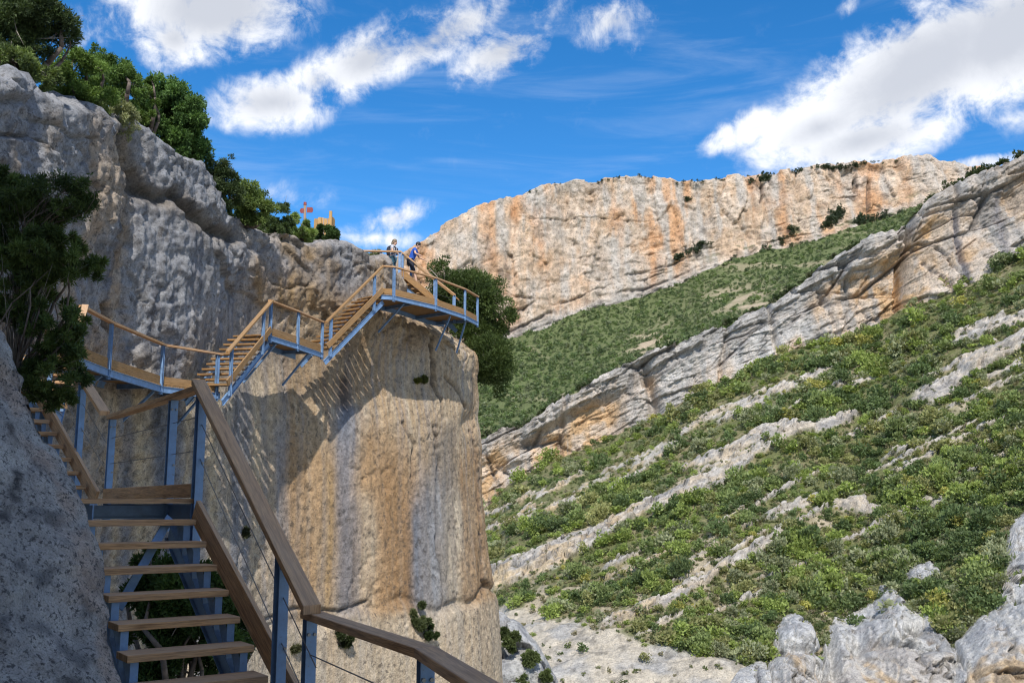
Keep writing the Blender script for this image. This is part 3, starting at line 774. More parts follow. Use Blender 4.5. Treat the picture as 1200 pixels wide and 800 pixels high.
for t0, w0, s0 in ((.66, .006, .5), (.74, .008, .8), (.79, .005, .6), (.86, .010, .8), (.93, .006, .5)):
    br0 = bump1(bs_, t0, w0)*lowl*sstep(-.25, .15, fbm(np.stack([G[..., 0]*.02, 0*G[..., 0]+t0*40, 0*G[..., 0]], -1), 3))*s0
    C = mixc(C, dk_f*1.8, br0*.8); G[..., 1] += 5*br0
C = mixc(C, grey_f*.92, lowl*sstep(.86, .9, bs_)*.7)
cr = bump1(gpx, 1022, 1.6)*sstep(205, 212, gpy)*sstep(250, 240, gpy)+bump1(gpx+2*v3, 1005, 1.5)*sstep(205, 209, gpy)*sstep(225, 216, gpy)+bump1(gpx+6*v3, 890, 1.6)*sstep(215, 220, gpy)*sstep(245, 235, gpy)
C = mixc(C, dk_f, np.clip(cr, 0, 1)*.8); G[..., 1] += 8*cr
# rim runs back to a plateau
back = np.stack([np.stack([G[0, :, 0]*s, G[0, :, 1]*s, G[0, :, 2]*s2_+0*G[0, :, 0]], -1) for s, s2_ in ((1.25, 1.1), (1.08, 1.04), (1.02, 1.012))])
Gm = np.concatenate([back, G], 0); Cm = np.concatenate([np.broadcast_to(np.array([.16, .17, .09]), back.shape), C], 0)
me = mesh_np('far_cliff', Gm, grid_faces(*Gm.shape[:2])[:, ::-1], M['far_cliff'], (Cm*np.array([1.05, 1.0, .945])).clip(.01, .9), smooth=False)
tag(link('far_cliff', me), kind='structure')
FAR_G, FAR_X, FAR_Y = G, gpx, gpy

# --- green slope between the two cliffs
nx, nz = 330, 130
pxs = np.linspace(395, 1200, nx); gpx = np.broadcast_to(pxs, (nz, nx)); tt = np.linspace(0, 1, nz)[:, None]
top = P(pxs, BASE1(pxs)-4, Y1(pxs)-2); bot = P(pxs, TOP2(pxs)+60, Y2(pxs)+55)
G = top[None]*(1-tt[..., None])+bot[None]*tt[..., None]
G[..., 2] += -14*np.sin(np.pi*tt)**1 + 7*fbm(G*np.array([.012, .006, 0]), 4)+2.0*fbm(G*.06, 3)
S2X, S2Y = proj(G)
C = np.broadcast_to(np.array([.125, .150, .062]), G.shape).copy()
gul = fbm(np.stack([G[..., 0]*.05+G[..., 1]*.02, G[..., 1]*.006, 0*G[..., 0]], -1)+5, 4)
spot = bump1(S2X+.75*S2Y, 752+.75*408+8*gul, 20)*bump1(S2Y, 402, 22)+.9*bump1(S2X+.5*S2Y, 862+.5*350, 40)*bump1(S2Y, 350, 18)
bare2 = np.clip(sstep(.25, .45, gul)*.45+spot*sstep(-.25, .2, fbm(G*.05+2, 3)), 0, 1)
C = mixc(C, np.array([.46, .37, .26]), bare2)
me = mesh_np('green_hillside', G, grid_faces(nz, nx)[:, ::-1], M['soil'], C, smooth=True)
tag(link('green_hillside', me), kind='structure')
SL2 = (G, S2X, S2Y, bare2)

# --- banded cliff
nx, nz = 680, 130
pxs = np.linspace(395, 1330, nx); gpx = np.broadcast_to(pxs, (nz, nx)); tt = np.linspace(0, 1, nz)[:, None]
bj = np.floor(pxs/13+1.5*fbm(np.stack([pxs*.02, 0*pxs, 0*pxs], -1), 2)).astype(np.int64); jag = 2.5*fbm(np.stack([pxs*.03, 0*pxs, 0*pxs], -1)+7, 4)+2.5*fbm(np.stack([pxs*.14, 0*pxs+4, 0*pxs], -1), 4)+5*(_perm[bj & 255]/255.-.5)
gpy = (TOP2(gpx)-2)*(1-tt)+(BASE2(gpx)+22)*tt+jag[None]*np.clip(1-tt*4, 0, 1)+2.5*fbm(np.stack([pxs*.05, 0*pxs+9, 0*pxs], -1), 3)[None]*tt
G = P(gpx, gpy, Y2(gpx)+6*(1-tt))
along = G[..., 0]+0*G[..., 2]
dip = np.interp(gpx, [560, 760, 1000, 1200], [.40, .46, .50, .42])
tq = tt+.035*fbm(np.stack([G[..., 0]*.03, 0*G[..., 0], 0*G[..., 0]], -1)+2, 3)+.015*fbm(G*.15, 3)
beds = np.array([-.2, .07, .15, .26, .52, .78, .87, 1.3]); kb = np.clip(np.searchsorted(beds, tq.ravel()).reshape(tq.shape)-1, 0, 6)
fb = (tq-beds[kb])/(beds[kb+1]-beds[kb]); eb = np.minimum(tq-beds[kb], beds[kb+1]-tq)
ju = (G[..., 0]+.45*G[..., 2]+5*fbm(G*.05+9, 3))/np.array([13., 9, 17, 30, 26, 11, 8])[kb]+kb*7.3
jr = np.floor(ju).astype(np.int64); fj = ju-jr; jo = np.array([_perm[(jr+kb*31) & 255]/255.])[0]
hq = _perm[(jr+kb*57+9) & 255]/255.
ej = np.minimum(fj, 1-fj)*np.array([13., 9, 17, 30, 26, 11, 8])[kb]
grv = sstep(.016, .0, eb)*sstep(.25, .6, hq)+0
jnt = sstep(.55, .0, ej)*sstep(.35, .7, jo)
fq = np.where(grv > .3, 0., .5)
blk = worley(np.stack([(G[..., 0]+.35*G[..., 2])*.055, G[..., 1]*.02, (G[..., 2]-.45*G[..., 0])*.07], -1)+.3*fbm(G*.05, 2)[..., None])
over = np.sin(np.pi*np.clip(tt*1.05, 0, 1))        # hollow under the cap beds
bul = 3.2*fbm(np.stack([G[..., 0]*.03, 0*G[..., 0], G[..., 2]*.01], -1)+1, 3)
th_ = math.atan(.45); wq = .6*fbm(G*.05+61, 3)
aa = G[..., 0]*math.cos(th_)+G[..., 2]*math.sin(th_)+wq; bb = -G[..., 0]*math.sin(th_)+G[..., 2]*math.cos(th_)+.5*wq
zc = 0*aa+.5
w1 = worley(np.stack([aa/24, bb/8.5, zc], -1)); w2 = worley(np.stack([aa/10+3, bb/2.6, zc], -1)); w3 = worley(np.stack([aa/3.2+9, bb/1.1, zc], -1))
grv = grv*.0; jv = ridged(np.stack([(G[..., 0]+.35*G[..., 2])*.085, 0*aa, G[..., 2]*.012], -1)+15, 3); jnt = sstep(.78, .93, jv)*sstep(-.2, .2, fbm(G*.03+32, 3))*.8; jnt = jnt+sstep(.10, 0, w1[1])*sstep(-.15, .2, fbm(G*.04+12, 3))
fq = np.where(sstep(.08, 0, w2[1])*sstep(.0, .3, fbm(G*.06+22, 3)) > .4, 0., .5); grv = (fq < .2)*.7
capz = sstep(.30, .16, tq)+.6*sstep(.80, .9, tq)
d = 3.6*(w1[2]-.5)+(.55+.9*capz)*(w2[2]-.5)*2.1+(.6+.5*capz)*(w3[2]-.5)+.5*(worley(np.stack([aa/1.3, bb/.5, zc], -1))[2]-.5)+0*(jo-.5)*np.array([1, 1.2, 1.1, .8, .8, 1.2, 1.])[kb]*0+np.interp(tq, [0, .1, .22, .34, .6, .8, .9, 1], [.2, 1.6, 1.2, -.6, -1.0, -.2, .8, 1.2])-.9*grv-1.8*jnt-1.2*sstep(.06, 0, blk[1])*sstep(-.1, .25, fbm(G*.05+8, 2))+.7*fbm(G*.16, 4)+.5*(ridged(G*np.array([.12, .12, .2])+5, 4)-.3)+.35*fbm(G*.6, 3)+.5*bul
hol = sstep(-.05, .35, fbm(np.stack([G[..., 0]*.022, 0*G[..., 0], 0*G[..., 0]], -1)+6, 3)+.15*np.sin(gpx*.02))
d -= 3.4*hol*sstep(.2, .34, tt)*sstep(1.0, .75, tt)
def notch(x0, x1, w, dep):
    xc = x0+(x1-x0)*tt
    return dep*np.exp(-((gpx-xc)/w)**2)
nt_ = notch(754, 776, 5.5, 6.)*sstep(0, .25, tt)+notch(662, 654, 3, 3.)+notch(1064, 1058, 5, 7.)+notch(952, 990, 4, 2.2)*sstep(.1, .3, tt)+notch(902, 912, 3, 4)+notch(1118, 1133, 2.5, 2.)+notch(855, 840, 3, 2.5)
d -= nt_
d -= 3.2*bump1(gpx, 1150, 24)*bump1(gpy, 262, 26)+4*bump1(gpx, 1192, 18)*bump1(gpy, 225, 22)+3.5*bump1(gpx, 640, 34)*bump1(gpy, 520, 10)+4*bump1(gpx, 590, 30)*bump1(gpy-0, 555-(590-560)*.2, 10)
d += 1.5*sstep(.14, .05, tt)*hol
G[..., 1] -= d; G[..., 2] += .12*d
v = fbm(np.stack([G[..., 0]*.05, 0*G[..., 0], G[..., 2]*.02], -1)+3, 4); v2 = fbm(np.stack([G[..., 0]*.2, 0*G[..., 0], G[..., 2]*.03], -1)+8, 4); v3 = fbm(G*.11+4, 4)
C = np.broadcast_to(grey_f*1.04, G.shape).copy()
hotr = sstep(1050, 1110, gpx)*sstep(.14, .3, tt)*sstep(.95, .7, tt)*.75*sstep(-.35, .1, v)
warm = .32+hotr+sstep(-.05, .3, v+.12*hol)*sstep(.14, .34, tt)+.8*hol*sstep(.22, .4, tt)
warm *= np.interp(gpx, [560, 740, 775, 840, 1000, 1060, 1100, 1200], [1, 1, .45, .4, .5, 1.05, 1.3, 1.3])
C = mixc(C, cream*np.array([1.03, .95, .86]), np.clip(warm, 0, 1)*.85); C = mixc(C, np.array([.58, .37, .19]), np.clip(warm*sstep(-.15, .3, v3+.3*v2), 0, 1)*.85)
C = mixc(C, grey_f*.75, sstep(.1, .4, v2)*.75); C = mixc(C, np.array([.50, .41, .30]), sstep(.84, .95, tt)*.6)
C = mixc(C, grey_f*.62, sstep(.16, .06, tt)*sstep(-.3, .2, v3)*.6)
C = mixc(C, dk_f*1.2, sstep(.05, 0, blk[1])*.4*sstep(-.05, .3, fbm(G*.05+8, 2))); C = mixc(C, dk_f*1.6, np.clip(grv*.3+jnt*.55, 0, 1)); C = C*(.86+.28*w1[2][..., None])*(.92+.16*w2[2][..., None]); C = mixc(C, np.array([.12, .13, .17]), np.clip(bump1(gpx, 1118+15*tt, 4)*sstep(.15, .3, tt)+bump1(gpx, 1174+6*tt, 5)*sstep(.2, .3, tt)*.6, 0, 1)*.75)
back = np.stack([np.stack([G[0, :, 0]*s, G[0, :, 1]*s, G[0, :, 2]*s-dz], -1) for s, dz in ((1.14, 6), (1.05, 1.5), (1.015, .3))])
Gm = np.concatenate([back, G], 0); Cm = np.concatenate([np.broadcast_to(np.array([.2, .2, .13]), back.shape), C], 0)
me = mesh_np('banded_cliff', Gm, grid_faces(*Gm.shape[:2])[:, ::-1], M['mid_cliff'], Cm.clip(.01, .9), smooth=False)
tag(link('banded_cliff', me), kind='structure')

# --- near hillside with thin ribs of rock
nx, nz = 520, 420
pxs = np.linspace(430, 1370, nx); gpx0 = np.broadcast_to(pxs, (nz, nx)); tt = np.linspace(0, 1, nz)[:, None]
top = P(pxs, BASE2(pxs)+7, Y2(pxs)+2.5)
Yb = np.interp(pxs, [430, 600, 800, 1000, 1200, 1370], [120, 112, 116, 128, 120, 110])
bot = P(pxs, 0*pxs+960, Yb)
G = top[None]*(1-tt[..., None])+bot[None]*tt[..., None]
G[..., 2] += (3.2*fbm(G*np.array([.012, .012, 0]), 4)+1.3*fbm(G*np.array([.06, .06, 0]), 3)+.35*fbm(G*.3, 3))*np.sin(np.pi*np.clip(tt*1.02, 0, 1))**.5
HX, HY = proj(G)
wv = 8*fbm(G*np.array([.03, .03, .03])+3, 3)+7*fbm(G*.12+8, 3)+6*fbm(G*.4+8, 3)
def rib(pts, thick, amp):
    p = np.array(pts, float)
    yy = np.interp(HX, p[:, 0], p[:, 1], left=-999, right=-999); th = .74*np.interp(HX, *np.array(thick, float).T)
    e = (HY+wv*.6-yy)/np.maximum(th, .1)          # 0 at upper edge, 1 at the foot
    on = sstep(-.12, .06, e)*sstep(1.25, .9, e)*(yy > -900)*(th > .5)
    ends = sstep(p[0, 0], p[0, 0]+12, HX)*sstep(p[-1, 0], p[-1, 0]-12, HX)
    return on*ends*amp, np.clip(e, 0, 1)
ribs = [([(500, 690), (576, 668), (636, 644), (692, 620), (740, 594), (792, 574), (836, 552), (870, 538), (905, 520)], [(500, 30), (600, 30), (660, 30), (708, 26), (740, 22), (780, 22), (820, 20), (860, 16), (905, 4)], 1.),
        ([(790, 552), (850, 524), (880, 508), (930, 496), (990, 486), (1010, 482)], [(790, 4), (850, 20), (900, 16), (960, 18), (1010, 6)], .9),
        ([(1045, 462), (1080, 456), (1110, 446), (1130, 424), (1180, 400), (1240, 372)], [(1045, 10), (1090, 26), (1120, 24), (1160, 24), (1240, 20)], .95),
        ([(835, 496), (870, 474), (910, 456), (945, 440), (985, 428)], [(835, 8), (870, 14), (910, 12), (945, 10), (985, 2)], .8),
        ([(590, 620), (640, 596), (690, 566), (720, 552)], [(590, 6), (640, 9), (720, 5)], .6), ([(735, 548), (775, 524), (800, 512)], [(735, 14), (770, 16), (800, 6)], .7),
        ([(700, 730), (745, 712), (790, 694), (826, 676), (850, 656), (890, 636), (925, 612)], [(700, 6), (745, 12), (800, 16), (850, 14), (890, 22), (925, 12)], .8),
        ([(890, 606), (925, 592), (965, 574)], [(890, 12), (930, 16), (965, 8)], .75), ([(968, 586), (1005, 584), (1040, 600)], [(968, 5), (1005, 22), (1040, 4)], .9),
        ([(780, 668), (815, 652), (840, 640)], [(780, 4), (815, 8), (840, 3)], .5), ([(1060, 598), (1085, 580), (1120, 590)], [(1060, 4), (1085, 26), (1120, 8)], .5),
        ([(1110, 394), (1150, 380), (1200, 366), (1240, 350)], [(1110, 16), (1150, 22), (1240, 16)], .8), ([(980, 655), (1010, 650), (1040, 650)], [(980, 6), (1010, 12), (1040, 4)], .4),
        ([(640, 706), (680, 694), (730, 672)], [(640, 3), (680, 5), (730, 4)], .4)]
rr_ = np.random.default_rng(8)
for _ in range(34):
    x_ = rr_.uniform(585, 1190); f_ = rr_.uniform(.12, .95); y_ = np.interp(x_, [570, 700, 860, 1000, 1200], [590, 515, 435, 390, 300])*(1-f_)+np.interp(x_, [570, 760, 900, 1200], [690, 745, 720, 620])*f_
    l_ = rr_.uniform(25, 80); t_ = rr_.uniform(4, 9); sl = rr_.uniform(.40, .52)
    ribs.append(([(x_-l_, y_+l_*sl), (x_, y_+rr_.normal(0, 2)), (x_+l_, y_-l_*sl)], [(x_-l_, t_*.4), (x_, t_), (x_+l_, t_*.3)], .75))
rm = np.zeros(HX.shape); re = np.zeros(HX.shape)
brk = fbm(G*np.array([.05, .05, .05])+15, 3)
for i, (pts, th, a) in enumerate(ribs):
    o, e = rib(pts, th, a)
    if i: o = o*sstep(-.55, -.2, brk+(.25 if a > .7 else 0.1))
    re = np.where(o > rm, e, re); rm = np.maximum(rm, o)
scree = sstep(-6, 8, HY+wv*.9-np.interp(HX, [430, 590, 650, 720, 760, 850, 880, 910, 940, 960], [690, 706, 722, 734, 752, 766, 782, 800, 830, 1000]))
gul = fbm(np.stack([G[..., 0]*.09-G[..., 1]*.03, G[..., 1]*.02, 0*G[..., 0]], -1)+5, 4)
path_ = sstep(.16, .38, gul)*sstep(600, 650, HY)*.8
bare = np.clip(sstep(.24, .5, fbm(G*.045+33, 4)+.12*fbm(G*.2, 2))*.85+path_, 0, 1)
# ribs stand proud: cap on top, step at the foot
outn = np.array([0, -.8, .6])
wr_ = worley(np.stack([G[..., 0]*.16+.1*G[..., 2], G[..., 1]*.1, G[..., 2]*.5-.2*G[..., 0]], -1)+.5*fbm(G*.2, 2)[..., None])
lay = re*2.6+.8*fbm(G*.08+6, 3); lf = lay-np.floor(lay)
stp = rm*(.9+np.interp(HX, [560, 700, 900], [2.6, 1.9, 1.5])*lf**.7*sstep(1., .9, lf)*(.3+.7*wr_[2])+1.5*(wr_[2]-.45)+.9*fbm(G*.35+2, 4)-.9*sstep(.1, 0, wr_[1]))
G = G+outn*stp[..., None]
G[..., 2] += scree*(.7*fbm(G*.22+3, 4)+.25*fbm(G*.8, 3)); 
C = np.broadcast_to(np.array([.15, .16, .065]), G.shape).copy()
C = mixc(C, np.array([.30, .25, .15]), sstep(-.15, .35, fbm(G*.12+2, 4)+.5*fbm(G*.6, 3))*.75)
beige = np.array([.47, .395, .29]); rockc = np.array([.50, .46, .41])
C = mixc(C, beige, bare); 
v3 = fbm(G*.14+4, 4)
rc = mixc(np.broadcast_to(rockc, G.shape).copy(), np.array([.54, .42, .27]), sstep(-.25, .2, v3)*sstep(.1, .5, re)*.9*np.interp(HX, [560, 760, 900], [1.1, .9, .4]))
C = C*(1-np.clip(rm*1.3, 0, 1)[..., None])+rc*np.clip(rm*1.3, 0, 1)[..., None]
C = mixc(C, dk_f*2., rm*np.clip(sstep(.12, 0, wr_[1])*.6+sstep(.9, 1., lf)*.5, 0, 1)*.8)
C = mixc(C, dk_f*1.8, sstep(.16, .3, fbm(np.stack([G[..., 0]*.1, G[..., 1]*.1, G[..., 2]*.9-.4*G[..., 0]], -1), 3))*rm*.55)
sc = mixc(np.broadcast_to(np.array([.50, .44, .35]), G.shape).copy(), np.array([.40, .38, .35]), sstep(-.1, .3, fbm(G*.1+9, 4)))
sc = mixc(sc, np.array([.2, .18, .15]), sstep(.18, .36, fbm(G*.5+19, 4))*.6)
C = C*(1-scree[..., None])+sc*scree[..., None]
me = mesh_np('hillside', G, grid_faces(nz, nx)[:, ::-1], M['soil'], C.clip(.01, .9), smooth=False)
tag(link('hillside', me), kind='structure')
HX, HY = proj(G)
near_rib = rm.copy()
for k_ in range(1, 16): near_rib[k_:] = np.maximum(near_rib[k_:], rm[:-k_]*(1-k_/22.))
SL1 = (G, HX, HY, np.clip(np.maximum(np.maximum(rm*1.06, scree*.97), bare*.8), 0, 1))

# --- pale rock outcrops on the lower hillside: they bulge out of the slope they sit in
def slopeY(px, py):
    g, hx, hy, _ = SL1; out = np.empty(px.shape)
    for c in range(px.shape[1]):
        k_ = int(np.argmin(np.abs(hx[200]-px[0, c]))); o = np.argsort(hy[:, k_]); out[:, c] = np.interp(py[:, c], hy[o, k_], g[o, k_, 1])
    kk = np.ones(9)/9
    return np.stack([np.convolve(np.pad(r_, 4, 'edge'), kk, 'valid') for r_ in out])
def outcrop(label, top, bottom, thick, seed, warm=.5, ncol=190, nrow=150, name='rock_outcrop', group=None, split=(), steep=1.2, Y=None, bs=1.):
    tl = line(top); bl = line(bottom); x0, x1 = top[0][0], top[-1][0]
    pxs = np.linspace(x0, x1, ncol); tt = np.linspace(0, 1, nrow)[:, None]; gpx = np.broadcast_to(pxs, (nrow, ncol))
    jag = 3*fbm(np.stack([pxs*.06, 0*pxs+seed, 0*pxs], -1), 4)
    gpy = (tl(gpx)+jag[None])*(1-tt)+bl(gpx)*tt
    G = P(gpx, gpy, slopeY(gpx, gpy) if Y is None else Y+0*gpx)
    xr = np.linspace(0, 1, ncol)[None, :]
    side = np.minimum(xr, 1-xr)*(x1-x0)*np.median(G[..., 1])/F/thick; topd = np.clip(gpy-gpy[:1], 0, None)*G[..., 1]/F/thick
    prof = np.sqrt(np.clip(1-(1-np.clip(topd*.8, 0, 1))**2, 0, 1))*np.sqrt(np.clip(1-(1-np.clip(side*1.1, 0, 1))**2, 0, 1))
    s = 1/thick
    wp = fbm(G*s*.9, 3)
    b1 = worley(np.stack([G[..., 0]*s*.5*bs, G[..., 1]*s*.2*bs, G[..., 2]*s*.4*bs+.2*G[..., 0]*s*bs], -1)+.45*wp[..., None]+seed)
    b2 = worley(np.stack([G[..., 0]*s*1.4*bs, G[..., 1]*s*.6*bs, G[..., 2]*s*1.1*bs], -1)+.5*wp[..., None]+seed+5)
    d = thick*(prof*(.75+steep*np.clip(topd*.35, 0, 1.3))+prof*(.75*(b1[2]-.5)+.3*(b2[2]-.5)-.25*sstep(.12, 0, b1[1])-.1*sstep(.12, 0, b2[1]))+.13*fbm(G*s*.9+seed, 4)+.05*fbm(G*s*4, 4)-.12)
    for (cx, cy, wx, wy, dep) in split: d = d-thick*dep*bump1(gpx, cx, wx)*bump1(gpy, cy, wy)
    if name == 'boulder' or steep == .7: d = d*np.sqrt(np.clip((1-tt)*3, 0, 1))-thick*.35*sstep(.75, 1., tt)
    G = G+np.array([0, -.9, .43])*d[..., None]
    v = fbm(np.stack([G[..., 0]*s*1.2, 0*d, G[..., 2]*s*.35], -1)+seed, 4); v3 = fbm(G*s*1.3+4, 4)
    C = np.broadcast_to(np.array([.47, .465, .455]), G.shape).copy()
    C = mixc(C, np.array([.38, .38, .385]), sstep(0, .4, v3)); C = mixc(C, np.array([.56, .53, .48]), sstep(.05, .4, -v3)*.6)
    wm = np.clip(sstep(.0, .3, v)+.5*(warm-.3), 0, 1)*sstep(.22, .5, tt+.3*v3)*warm
    C = mixc(C, np.array([.52, .38, .23]), np.clip(wm*1.2, 0, .9)); C = mixc(C, dk_f*1.5, sstep(.07, 0, b1[1])*.5*prof)
    C = mixc(C, C*.5, sstep(.22, .38, fbm(G*s*5+3, 4))*.5)
    me = mesh_np(name, G, grid_faces(*G.shape[:2])[:, ::-1], M['outcrop'], C.clip(.01, .9), smooth=False)
    tag(link(name, me), label, 'rock outcrop', group)
    OUTS.append((G, gpx, gpy)); return G, gpx, gpy
OUTS = []
O1 = outcrop('broad pale grey outcrop with tan overhangs at the lower right edge of the hillside', [(950, 860), (958, 790), (966, 740), (978, 722), (1000, 715), (1022, 704), (1032, 682), (1042, 680), (1052, 690), (1062, 706), (1085, 716), (1100, 730), (1112, 750), (1120, 800), (1126, 860)], [(950, 900), (1126, 900)], 5.2, 3, warm=.8,
             bs=.75, split=((1000, 770, 9, 26, .5), (1040, 768, 40, 6, .7), (1060, 752, 16, 5, .5), (972, 780, 5, 30, .6)))
O0 = outcrop('rounded grey boulder with a shaded tan underside beside the broad outcrop', [(896, 830), (901, 760), (907, 736), (918, 722), (932, 716), (946, 722), (955, 736), (962, 756), (968, 830)], [(896, 880), (968, 880)], 3.8, 11, warm=.7, ncol=110, nrow=120, split=((930, 770, 40, 7, .9), (950, 800, 20, 20, .8)))
O2 = outcrop('cracked grey and orange rock wall in the lower right corner', [(1108, 880), (1114, 800), (1120, 750), (1134, 736), (1150, 720), (1166, 708), (1182, 700), (1200, 690), (1240, 672), (1330, 640)], [(1108, 910), (1330, 910)], 4.6, 23, warm=.85)
O4 = outcrop('tall pale rock rib standing against the right frame edge above the corner wall', [(1166, 704), (1172, 668), (1180, 630), (1188, 608), (1204, 596), (1240, 584), (1330, 560)], [(1166, 712), (1330, 720)], 2.2, 41, warm=.25, ncol=110, nrow=110, steep=.7)
O5 = outcrop('low cracked grey rock wedged between the boulder and the scree at the frame bottom', [(846, 850), (856, 800), (868, 782), (884, 772), (898, 776), (906, 800), (912, 850)], [(846, 880), (912, 880)], 3., 61, warm=.4, ncol=90, nrow=90)
O6 = outcrop('narrow grey rock ridge joining the broad outcrop to the corner wall', [(1096, 850), (1100, 790), (1106, 766), (1114, 752), (1124, 760), (1134, 790), (1140, 850)], [(1096, 880), (1140, 880)], 3., 67, warm=.3, ncol=80, nrow=90)
O3 = outcrop('steep grey rock with green bushes just right of the big wall foot', [(548, 680), (575, 706), (590, 716), (610, 731), (628, 752), (644, 778), (657, 806), (670, 850), (690, 905)], [(548, 930), (690, 930)], 2.6, 31, warm=.05, ncol=140, Y=66, bs=.45)
for i, (cx, cy, w, h, lab) in enumerate(((1082, 668, 42, 22, 'small pale boulder lying above the broad outcrop'), (1062, 676, 26, 14, 'flat white stone left of the pale boulder above the outcrop'))):
    outcrop(lab, [(cx-w/2, cy+h*.5), (cx-w*.4, cy-h*.1), (cx-w*.2, cy-h*.4), (cx+w*.15, cy-h*.5), (cx+w*.4, cy-h*.15), (cx+w/2, cy+h*.5)], [(cx-w/2, cy+h*.52), (cx, cy+h*.7), (cx+w/2, cy+h*.52)], 1.7, 50+i*7, warm=.1, ncol=60, nrow=50, name='boulder', steep=.6)

# ------------------------------------------------------------------ vegetation
DENS, LS = 1., 1.
def leaf_quads(c, axis, L, W, rng):
    """one small face per leaf spray: c centres, axis preferred direction"""
    n = len(c)
    a = axis/np.maximum(np.linalg.norm(axis, axis=1)[:, None], 1e-6)
    r = rng.normal(size=(n, 3)); b = np.cross(a, r); b /= np.linalg.norm(b, axis=1)[:, None]+1e-9
    L = np.broadcast_to(np.asarray(L), (n,))[:, None]; W = np.broadcast_to(np.asarray(W), (n,))[:, None]
    V = np.stack([c-b*W*.5, c+a*L*.45-b*W*.5*0-b*W*.55, c+a*L, c+a*L*.4+b*W*.55], 1)
    return V.reshape(-1, 3), np.arange(4*n).reshape(n, 4)
def sphere_dirs(n, rng):
    v = rng.normal(size=(n, 3)); return v/np.linalg.norm(v, axis=1)[:, None]
def lumps_in(blobs, n, rng, rel=(.26, .42)):
    vol = np.array([b[1]*b[2]*b[3] for b in blobs])**.67; pick = rng.choice(len(blobs), n, p=vol/vol.sum())
    out = []
    for i in pick:
        c, rx, ry, rz = blobs[i]; rr = np.array([rx, ry, rz]); v = sphere_dirs(1, rng)[0]*rng.uniform(.35, 1.)**.6
        m = min(rx, ry, rz)*rng.uniform(*rel)
        out.append((np.asarray(c)+v*np.maximum(rr-m*.6, .1*rr), m))
    return out
def foliage(lumps, n, L, W, dark, light, rng, up=.35, spread=.55, fill=.5):
    n = int(n*DENS); L = L*LS; W = W*LS
    cs = np.array([c for c, m in lumps]); ms = np.array([m for c, m in lumps])
    w = ms**2; pick = rng.choice(len(lumps), n, p=w/w.sum())
    dirs = sphere_dirs(n, rng); rad = rng.uniform(fill, 1.08, n)
    pos = cs[pick]+dirs*(ms[pick]*rad)[:, None]*np.array([1, 1, .85])
    pos += .25*ms[pick][:, None]*np.stack([perlin(pos/ms[pick][:, None]*1.3+k*31) for k in range(3)], -1)
    ax = dirs+rng.normal(size=(n, 3))*spread+np.array([0, 0, up])
    V, Fq = leaf_quads(pos, ax, L*rng.uniform(.6, 1.3, n), W*rng.uniform(.7, 1.3, n), rng)
    t = np.clip(rng.normal(.5, .22, len(lumps))[pick]+rng.normal(0, .16, n), 0, 1)
    col = np.asarray(dark)*(1-t[:, None])+np.asarray(light)*t[:, None]
    return V, Fq, np.repeat(col, 4, axis=0)
def branch_mesh(base, tips, r0, rng, bend=.18, seg=5):
    m = MB(); base = np.asarray(base, float)
    for tip in tips:
        tip = np.asarray(tip, float); L = np.linalg.norm(tip-base); off = rng.normal(size=3)*L*bend; off[2] = abs(off[2])*.4
        pts = [base+(tip-base)*t+off*math.sin(math.pi*t)+rng.normal(size=3)*L*.025*(0 < t < 1) for t in np.linspace(0, 1, seg+1)]
        rr = r0*rng.uniform(.55, 1.)
        for i in range(seg): m.tube(pts[i], pts[i+1], rr*(1-.85*i/seg), rr*(1-.85*(i+1)/seg), 6)
    return m
def px_blob(px, py, Y, w, h, depth=None):
    s = Y/F; return (P(px, py, Y), w/2*s, (depth if depth else w*.8)/2*s, h/2*s)
def tree(name, label, cat, blobs, base, dark, light, n, L, W, nl, r0=.12, group=None, rng=None, tips=9, up=.35, spread=.55, rel=(.26, .42), fill=.45, bark='bark', leafless=0):
    rng = rng or np.random.default_rng(int(abs(base[0]*91+base[1]*37+base[2]*11))+len(label))
    t = thing(name, label, cat, tuple(base), group)
    lumps = lumps_in(blobs, nl, rng, rel)
    V, Fq, c = foliage(lumps, n, L, W, dark, light, rng, up, spread, fill)
    link('crown', mesh_np('crown', V, Fq, M['leaf'], c), t)
    k = rng.choice(len(lumps), min(tips, len(lumps)), replace=False)
    m = branch_mesh(base, [lumps[i][0] for i in k], r0, rng); nf = len(m.f)
    if leafless:
        tp = [lumps[i][0]+sphere_dirs(1, rng)[0]*lumps[i][1]*1.35 for i in rng.choice(len(lumps), leafless)]
        for q in tp:
            q0 = np.asarray(lumps[rng.integers(len(lumps))][0]); 
            q0 = q+(q0-q)*min(1, .55/np.linalg.norm(q0-q)*r0*14) if r0 > .045 else np.asarray(base, float)
            m.tube(q0, q, r0*.16, r0*.05, 5)
            for _ in range(2): a = q0+(q-q0)*rng.uniform(.3, .8); m.tube(a, a+(q-q0)*.35+rng.normal(size=3)*np.linalg.norm(q-q0)*.16, r0*.09, r0*.03, 4)
    o = m.build('trunk', M[bark], t, smooth=True); o.data.materials.append(M['twig'])
    mi = np.zeros(len(m.f), np.int32); mi[nf:] = 1; o.data.polygons.foreach_set('material_index', mi)
    return t

JUN_D, JUN_L = (.05, .078, .022), (.17, .22, .065)
PIN_D, PIN_L = (.026, .042, .018), (.08, .115, .04)
BR_D, BR_L = (.04, .075, .012), (.14, .20, .045)
OLV_D, OLV_L = (.10, .11, .05), (.24, .25, .13)

DENS, LS = 2.3, .62
